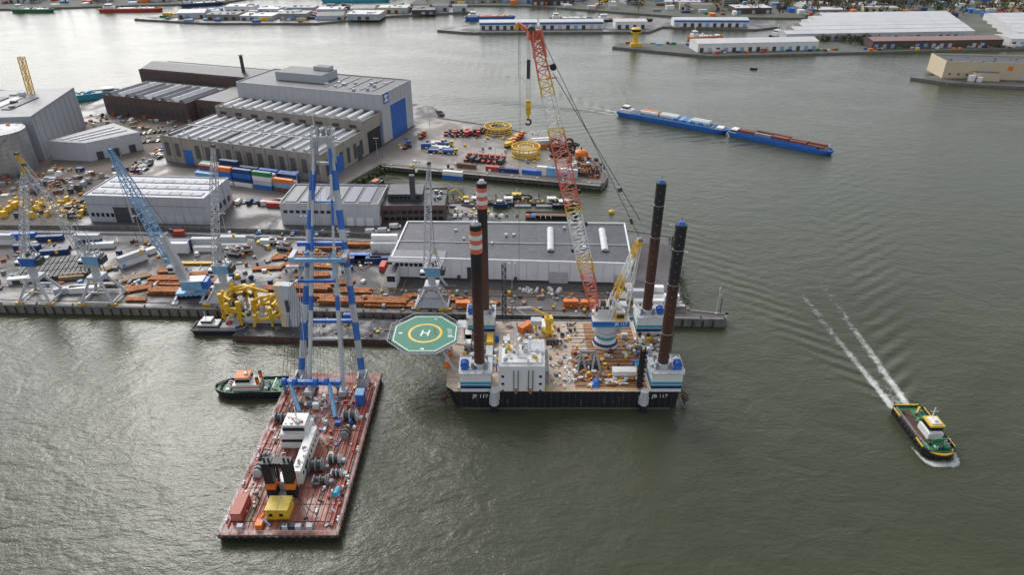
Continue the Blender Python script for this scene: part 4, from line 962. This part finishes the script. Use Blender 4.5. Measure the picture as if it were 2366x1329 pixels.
# ------------------------------------------------------------------ containers / steel / stores
def container(o,x,y,z,rz,m,L=12.2):
    o.box(x,y,z,L,2.44,2.55,m,rz); c,s=math.cos(rz),math.sin(rz)
    n=int(L/1.1)
    for i in range(n):
        t=-L/2+(i+.5)*L/n
        for e in (-1.24,1.24): o.box(x+c*t-s*e,y+s*t+c*e,z+.2,.35,.06,2.2,m,rz)
    for e in (-1,1): o.box(x+c*e*L/2,y+s*e*L/2,z+.1,.05,.12,2.3,grey,rz)
cols=[green,navy,blue,orange,red,white,lgrey,lblue,teal,brown,blue,green,navy,cbrown]
o=Ob('shipping_container_stack',(0,0,3.5))
for i in range(5):
    for j in range(5):
        for k in range(random.choice((2,3,3,4))): 
            container(o,-180+i*12.8,385-i*4.2+(j-2)*2.7,k*2.6,-.31,random.choice(cols))
for (x_,y_,n_,m_) in ((-130,345,1,red),(-126,341,1,red),(-113,348,2,white),(-104,350,1,white)): 
    for k in range(n_): container(o,x_,y_,k*2.6,-.1,m_)
o.done()
def cont(x,y,rz,m,n=1,L=12.2):
    o=Ob('shipping_container',(x,y,3.5),rz)
    for k in range(n): container(o,0,0,k*2.6,0,m if k<1 or n==1 else random.choice([m,white,lgrey]),L)
    o.done()
for a in ((-158,290,0,navy,2),(-158,287,0,white,2),(-146,292,0,white,2),(-144,288.5,0,white,1),(-133,294,0,white,2),(-132,291,0,white,1),(-175,280,.9,white,1),(-173,276,.9,white,2),(-172,283,.9,white,1),(-181,250,.1,white,1),(-187,250,.3,lgrey,1),(-73,277,0,navy,1),(-66,277,0,navy,1),(-59,277.5,0,navy,1),(-72,280.5,0,blue,1),(-60,290,0,white,3),(-60,293,0,navy,2),(-60,287,0,white,2),(-130,344,.1,white,1),(-122,346,.1,white,1),(-115,296,0,white,1),(-58,271,1.5,red,1,6),(24,239,0,orange,1,6),(31,238.5,0,orange,1,6),(38,238,0,orange,1,6),(52,243,0,white,2,9),(62,243,0,white,1,9),(56,239.5,0,white,1),(65,239,0,white,2,6),(60,246,0,lgrey,2,6),(-20,238,0,orange,1,6),(-214,258,.2,white,1,8),(-165,306,0,red,1,6),(-225,300,.1,navy,1),(-240,303,.1,blue,1),(-246,296,0,white,2),(-230,290,0,navy,1),(-214,285,.2,navy,1),(-196,292,.1,white,1),(-204,296,0,navy,2),(-218,276,.3,lgrey,1),
 (-35,382,-.25,blue,2),(12,391,-.25,blue,1),(-2,394,-.25,navy,1),(-10,397,-.25,red,1),(24,388,-.25,lblue,2,6),(18,390,-.25,white,2,6),(30,386.5,-.25,blue,2,6),(36,385,-.25,lgrey,2,6),(-28,402,-.25,brown,1),(20,440,.2,orange,2),(19,445,.2,orange,2),(-47,436,-.3,white,1)): cont(*a)
def steelstack(x,y,rz,L,W,H,m=rust):
    o=Ob('steel_beam_stack',(x,y,3.5),rz); lay=max(1,int(H/.9)); rows=max(2,int(W/1.3))
    for k in range(lay):
        for j in range(rows):
            if k>0 and random.random()<.25: continue
            l=L*R(.8,1); o.box(R(-.5,.5),-W/2+(j+.5)*W/rows,.25+k*.9,l,W/rows*.55,.15,m); o.box(R(-.5,.5),-W/2+(j+.5)*W/rows,.25+k*.9+.6,l,W/rows*.8,.18,m); o.box(0,-W/2+(j+.5)*W/rows,.3+k*.9,l,.3,.6,m)
        for s in (-.35,0,.35): o.box(L*s,0,k*.9,.4,W,.24,wood)
    o.done()
for a in ((-150,258,-.03,17,7,1.8),(-146,250,-.02,16,6,2.0),(-142,265,0,16,3,1),(-160,252,.4,12,5,1),(-137,258,.1,10,4,1),(-84,245,-.04,20,4,2),(-70,241,-.04,22,4,2),(-52,239,-.04,18,4,2.4),(-50,243,-.04,15,3,1.2),(-37,238,-.04,14,3,1.5),(-85,252,-.1,18,5,2),(-66,250,-.05,14,4,1.5),(-75,257,.1,14,4,1.3),(-72,294,-.02,18,5,2),(-86,290,0,14,4,2),(-95,281,.0,22,4,1.8),(-92,273,-.1,26,4,1.6),(-75,283,0,14,4,1.4),(-105,281,.2,14,4,1.5),(-110,270,.1,14,3,1.2),(-58,243,0,10,3,3),(-130,247,0,8,3,1),(-40,246,0,12,2.5,1),(-88,264,.05,16,4,1.2),(-100,252,-.1,12,4,1.6),(-22,243,0,10,3,1),(-9,240,0,9,2.5,1),(-152,268,.05,14,4,1),(-128,258,.0,9,3,1),(-156,243,0,9,3,1)): steelstack(*a)
for a in ((-165,262,.5,12,5,1.6,wood),(-176,256,.1,12,4,2,wood),(-193,262,.2,10,5,2,wood),(-183,268,.9,14,4,1.2,wood),(-145,275,0,20,2,1.5,yellow)): steelstack(*a)
o=Ob('dark_steel_frames',(-203,270,3.5),.25)
for i in range(8):
    for j in range(3): o.box(-14+i*4,j*7-7,0,3.6,6.4,1.8,dgrey); 
    o.beam((-14+i*4,-10,2),(-14+i*4,10,2),.25,black)
o.done()
o=Ob('cable_reel',(-183,262,3.5)); 
for s in (-1.2,1.2): o.torus((0,s,4.5),4.4,.15,dgrey,axis='y'); [o.beam((0,s,4.5),(4.4*math.cos(q*.785),s,4.5+4.4*math.sin(q*.785)),.15,dgrey) for q in range(8)]
o.tube((0,-1.2,4.5),(0,1.2,4.5),1.6,dgrey,12); o.done()
for nm,x0,x1,y0,y1,n,ms,s,h in (('quay_equipment',-135,-60,256,300,100,[grey,white,rust,rust,dgrey,yellow,navy],2.6,2.0),('quay_equipment',-240,-140,252,300,130,[grey,white,wood,dgrey,lblue,rust,lgrey,navy],3,2),('quay_equipment',-56,64,234,250,150,[white,grey,lgrey,orange,wood,rust,dgrey,yellow],2.0,1.5),
  ('yellow_pipe_heap',-275,-225,326,352,110,[yellow,yellow,yellow,dgrey],4,3.5),('yard_materials',-330,-222,356,400,220,[grey,brown,rust,white,wood,dgrey,lgrey,navy,tan],4.5,2.6),('yard_materials',-240,-222,330,350,40,[brown,grey,wood,rust],4,2),
  ('scrap_heap',-228,-160,352,362,60,[grey,lgrey,dgrey],4,3),('yard_materials',-330,-225,458,520,150,[brown,white,dgrey,grey,rust,wood,tan],3.4,2.2),('yard_materials',-235,-225,400,470,50,[orange,white,grey,dgrey],3,2.4),('yard_equipment',-78,30,392,470,70,[white,grey,lgrey,dgrey,yellow],2.6,2),('yard_equipment',-140,-80,304,312,30,[white,grey,dgrey,blue],2.4,2),('yard_materials',35,52,385,425,70,[drust,dgrey,white,orange,rust],4,3),('yard_equipment',-95,-80,345,362,18,[white,yellow,grey],2.5,2)):
    o=Ob(nm,(0,0,3.5)); clutter(o,x0,x1,y0,y1,0,n,ms,.8,s,h); o.done()
o=Ob('tarpaulin_bags',(12,251,3.5))
for i in range(22): o.box(R(-9,9),R(-1.5,1.5),0,R(1,2),R(1,1.6),R(.6,1.3),foamw,R(0,3),.7)
o.done()
for x_,y_ in ((-130,284),(-126,287),(-113,296),(-108,290)):
    o=Ob('mobile_machine',(x_,y_,3.5),R(-.3,.3)); o.box(0,0,.9,7,2.6,1.2,lgrey); o.box(-2.2,0,2.1,2,2.2,1.6,white); o.box(-2.25,0,2.7,2.05,2.25,.8,glass); o.box(1.5,0,2.1,3,2.2,1.2,brown)
    for s in (-1.4,1.4):
        for k in range(4): o.tube((-2.7+k*1.8,s-.2,.6),(-2.7+k*1.8,s+.2,.6),.6,rubber,10)
    o.beam((2,0,3.2),(-3,0,4.4),.5,lgrey); o.done()
# ------------------------------------------------------------------ vehicles
def car(x,y,rz,m,z=3.5):
    o=Ob('parked_car',(x,y,z),rz); prof=[(-2.2,.35),(-2.2,.9),(-1.7,1.0),(-1.2,1.42),(.4,1.45),(1.1,1.0),(2.1,.85),(2.2,.35)]
    n=len(prof); vs=[(a,-.88,b) for a,b in prof]+[(a,.88,b) for a,b in prof]
    o.add(vs,[tuple(range(n)),tuple(range(2*n-1,n-1,-1))]+[(i+1,i,n+i,n+i+1) for i in range(n-1)],m); o.box(-.4,0,1.02,1.9,1.8,.33,glass)
    for a in (-1.4,1.4):
        for s in (-.8,.8): o.tube((a,s-.12,.33),(a,s+.12,.33),.33,rubber,10)
    o.done()
def van(x,y,rz,m=white):
    o=Ob('parked_van',(x,y,3.5),rz); prof=[(-2.9,.4),(-2.9,2.3),(1.4,2.35),(2.1,1.4),(2.9,1.2),(2.95,.4)]
    n=len(prof); vs=[(a,-1,b) for a,b in prof]+[(a,1,b) for a,b in prof]
    o.add(vs,[tuple(range(n)),tuple(range(2*n-1,n-1,-1))]+[(i+1,i,n+i,n+i+1) for i in range(n-1)],m); o.box(1.5,0,1.5,.9,2.04,.6,glass)
    for a in (-1.8,1.9):
        for s in (-.9,.9): o.tube((a,s-.14,.38),(a,s+.14,.38),.38,rubber,10)
    o.done()
carc=[white,dgrey,lgrey,black,blue,red,grey,steel]
for i in range(16): 
    if random.random()<.7: car(-31+i*2.7+1.3,328,1.57,random.choice(carc))
for i in range(10):
    if random.random()<.6: car(-110+i*3+1.5,306.5,1.57,random.choice(carc))
for x_,y_ in ((-64,309),(-70,308),(-59,314)): van(x_,y_,.1)
for i in range(26): car(-250+(i%13)*2.9-14,446+(i//13)*22+R(-1,1)+i%13,R(1.3,1.6),random.choice(carc))
for i in range(14): car(-226+R(-3,3)-i*.5,398+i*7,1.25,random.choice(carc))
for i in range(7): van(-152+i*3,346-.05*i,1.5,random.choice([white,lgrey,dgrey])) if i%2 else car(-152+i*3,347,1.5,random.choice(carc))
def truck(x,y,rz,cab,bed=None):
    o=Ob('heavy_truck',(x,y,3.5),rz); o.part('chassis'); o.box(0,0,.8,9.5,1.4,.5,dgrey)
    for a in (-3.8,-2.5,.6,3.3):
        for s in (-1.05,1.05): o.tube((a,s-.2,.55),(a,s+.2,.55),.55,rubber,10)
    o.part('cab'); o.box(3.6,0,.9,2.3,2.5,2.7,cab); o.box(4.72,0,2.2,.1,2.2,1,glass); o.box(3.8,0,2.3,1.2,2.54,.8,glass)
    o.part('load'); 
    if bed: o.box(-1.2,0,1.4,6.6,2.4,R(.8,2),bed)
    else: o.box(-1.2,0,1.3,6.4,1.8,.4,red); o.tube((-.5,-1,2.2),(-.5,1,2.2),.9,dgrey,10)
    o.done()
for i in range(7): truck(-43+ (i%4)*8,468-(i//4)*6+R(-1,1)+3,R(-.3,.3),red,None)
for i in range(5): truck(-18+R(-3,3)-i*2.2,484-i*4,.3,random.choice([red,black]),random.choice([None,red]))
for i in range(5): truck(-2+R(-1,1)+i*1.8,442+i*5,.8,red if i%2 else orange,random.choice([orange,yellow]))
for i in range(7): truck(-28+i*3.6,416-i*.9,1.25,red,random.choice([None,dgrey]))
for a,b in ((-50,447),(-44,444),(-56,440),(-50,430),(-40,428)): truck(a,b,R(-.4,.2),random.choice([yellow,white]),random.choice([blue,white]))
truck(-62,462,1.3,orange,None); truck(-70,440,1.3,blue,None)
for (x_,y_,r_,h_) in ((-10,474,9.5,4.5),(9,425,9,6)):
    o=Ob('cable_carousel',(x_,y_,3.5)); o.part('frame'); o.torus((0,0,h_),r_,.5,yellow,n=28); o.torus((0,0,.6),r_,.5,yellow,n=28); o.torus((0,0,h_),r_*.55,.4,yellow,n=20); o.torus((0,0,h_*.5),r_,.25,yellow,n=28)
    for i in range(18): t=i*math.pi/9; o.beam((r_*math.cos(t),r_*math.sin(t),0),(r_*math.cos(t),r_*math.sin(t),h_+.6),.45,yellow); o.beam((r_*.55*math.cos(t),r_*.55*math.sin(t),h_),(r_*math.cos(t),r_*math.sin(t),h_),.3,yellow)
    o.part('cable'); o.tube((0,0,.2),(0,0,h_*.6),r_*.85,dgrey if y_>450 else beige,24); o.done()
o=Ob('steel_frame_rack',(18,452,3.5),.3)
for i in range(4): o.lattice((-6+i*4,-2,0),(-6+i*4,2,7),lambda q:2,lambda q:white,5,.25); 
o.beam((-6,2,7),(6,2,7),.5,white); o.done()
o=Ob('mooring_buoy',(44,418,3.5)); o.tube((0,0,0),(0,0,1),2.6,orange,16,4.0); o.tube((0,0,1),(0,0,5),4.0,orange,18); o.tube((0,0,5),(0,0,6),4,orange,16,2.6); o.tube((0,0,6),(0,0,8),.4,drust,6); o.done()
o=Ob('hose_coils',(35,432,3.5))
for i in range(7): o.torus((R(-8,9),R(-12,12),1.2),R(2,3.6),.9,black,n=16)
for i in range(6): o.torus((R(-8,9),R(-12,12),3),R(2,3.2),.8,drust,n=16,axis='y')
o.done()
o=Ob('scrap_cage',(45,389,3.5),-.25)
for i in range(9): 
    for s in (-3.5,3.5): o.beam((-8+i*2,s,0),(-8+i*2,s,5),.35,drust)
    o.beam((-8+i*2,-3.5,5),(-8+i*2,3.5,5),.3,drust)
for z_ in (0.3,2.5,5): 
    for s in (-3.5,3.5): o.beam((-8,s,z_),(8,s,z_),.35,drust)
clutter(o,-7,7,-3,3,0,24,[drust,dgrey],1,3,3); o.done()
# ------------------------------------------------------------------ basin pontoons and boats
o=Ob('floating_pontoon',(0,354,0),-.01); o.part('pontoon'); o.box(0,0,-.5,70,5,1.6,dgrey,0,1,drust)
for i in range(6): o.box(-30+i*12,-4.5,-.4,9,3,1.2,grey)
for i in range(12): o.tube((-33+i*6,2.8,-2),(-33+i*6,2.8,4.5),.3,drust,6)
o.part('fittings'); clutter(o,-33,33,-2,2,1.1,46,[white,grey,yellow,dgrey,lgrey],.6,2.4,2)
for x_ in (-20,-2,22): o.box(x_,0,1.1,5,3,2.6,white); o.box(x_,-1.52,1.9,3,.05,.9,glass)
o.part('excavator'); o.box(-26,0,1.1,4,3,1,dgrey); o.box(-26,0,2.1,3.2,2.6,1.8,yellow); o.beam((-27,0,3.6),(-31,1,8),.6,yellow); o.beam((-31,1,8),(-35,1.5,6),.5,yellow); o.done()
for (x_,y_,rz,mh,top_,L) in ((-80,381,1.2,black,orange,14),(4,359,.0,black,yellow,15),(30,349,.05,black,white,16),(-6,349,0,navy,white,9),(-24,348,0,grey,white,8)):
    o=Ob('small_workboat',(x_,y_,0),rz); hull(o,L,L*.32,1.5,mh,grey,.3); o.part('cabin'); o.box(-L*.1,0,1.5,L*.32,L*.2,2.2,white); o.box(-L*.1,0,2.4,L*.33,L*.205,.8,glass); o.box(-L*.1,0,3.7,L*.34,L*.22,.3,top_); o.tube((-L*.1,0,4),(-L*.1,0,7),.1,white,5); clutter(o,-L*.4,L*.3,-1,1,1.6,6,[top_,white,grey],.3,1,.8); o.done()
o=Ob('hopper_barge',(21,335,0),-.06); hull(o,28,5.5,1.2,black,drust,.15); o.part('hold'); o.box(0,0,1.2,20,3.6,.5,brown); o.done()
o=Ob('marker_buoy',(54,341,0)); o.tube((0,0,-.5),(0,0,1.2),1.5,yellow,14); o.tube((0,0,1.2),(0,0,1.7),1.5,yellow,14,.6); o.tube((0,0,1.7),(0,0,2.6),.2,yellow,6); o.done()
o=Ob('quay_platform',(0,0,0)); o.prism([(-33,332),(-8,325),(-6,333),(-30,345)],-1,2.6,conc,yard); clutter(o,-30,-12,330,340,2.6,16,[white,grey,brown,yellow],.8,2.4,2); o.done()
o=Ob('navigation_mast',(82,232.5,3.5)); o.tube((0,0,0),(0,0,12),.16,white,6,.08); o.box(0,0,0,.8,.8,.4,lgrey); o.tube((0,0,9),(1.6,0,9),.07,white,4); o.tube((1.8,.8,0),(1.8,.8,7),.2,dgrey,6); o.box(0,0,11.6,.4,.4,.6,white); o.done()
for x_,y_ in ((-180,300),(-140,303),(-100,300),(-60,252),(0,252),(48,250),(-210,300),(-120,360),(-86,420),(-60,490),(-10,400),(30,380),(-250,420),(-240,330),(74,262),(75,290)):
    o=Ob('lamp_post',(x_,y_,3.5)); o.tube((0,0,0),(0,0,13),.16,lgrey,6,.1); o.beam((-1,0,13),(1,0,13),.16,lgrey); o.box(-1.1,0,12.8,.9,.4,.2,white); o.box(1.1,0,12.8,.9,.4,.2,white); o.done()
o=Ob('steel_pipe_stack',(66,239.2,3.5),-.1)
for i in range(5): o.tube((-5,i*.5-1,.3),(5,i*.5-1,.3),.25,white,6)
o.tube((-2,-1,.6),(4,1.5,.9),.3,white,6); o.done()
o=Ob('mooring_bollards',(0,0,3.8))
for i in range(20): x_=-210+i*15; o.tube((x_,yq(x_)+.8,0),(x_,yq(x_)+.8,.6),.28,dgrey,8); o.tube((x_,yq(x_)+.8,.6),(x_,yq(x_)+.8,.8),.42,dgrey,8)
for i in range(9): x_=-75+i*15; o.tube((x_,406.8-(x_+80)*.252,0),(x_,406.8-(x_+80)*.252,.7),.4,white,8)
o.done()
# ------------------------------------------------------------------ workers
me=bpy.data.meshes.new('worker_body')
J=[(0,0,.95),(0,0,1.2),(0,0,1.45),(0,0,1.58),(0,0,1.75),(.1,0,.9),(.12,.05,.5),(.13,0,.06),(.13,-.14,.04),(-.1,0,.9),(-.12,-.12,.5),(-.13,-.05,.06),(-.13,-.19,.04),(.2,0,1.43),(.26,.03,1.15),(.27,-.08,.9),(-.2,0,1.43),(-.27,-.03,1.15),(-.27,-.15,.92)]
Ed=[(0,1),(1,2),(2,3),(3,4),(0,5),(5,6),(6,7),(7,8),(0,9),(9,10),(10,11),(11,12),(2,13),(13,14),(14,15),(2,16),(16,17),(17,18)]
Rr=[.15,.15,.17,.07,.11,.1,.075,.05,.045,.1,.075,.05,.045,.08,.06,.045,.08,.06,.045]
me.from_pydata(J,Ed,[]); me.materials.append(hivis)
wk=bpy.data.objects.new('worker',me); COL.objects.link(wk); wk.modifiers.new('skin','SKIN'); wk.modifiers.new('sub','SUBSURF').levels=1
for i,r_ in enumerate(Rr): me.skin_vertices[0].data[i].radius=(r_,r_)
me.skin_vertices[0].data[0].use_root=True
wk.location=(-57,233.8,3.55)
for i,(x_,y_,z_) in enumerate(((-55.5,234.5,3.55),(-48,223,2.25),(-27,199,17.03),(16,190,7.55),(22,202,7.55),(31,190,7.55),(9,207,7.55),(-70,128,3.02),(-66,172,3.02),(-20,242,3.55),(4,246,3.55))):
    c=wk.copy(); COL.objects.link(c); c.location=(x_,y_,z_); c.rotation_euler=(0,0,R(0,6))
print('objects',len(bpy.data.objects))
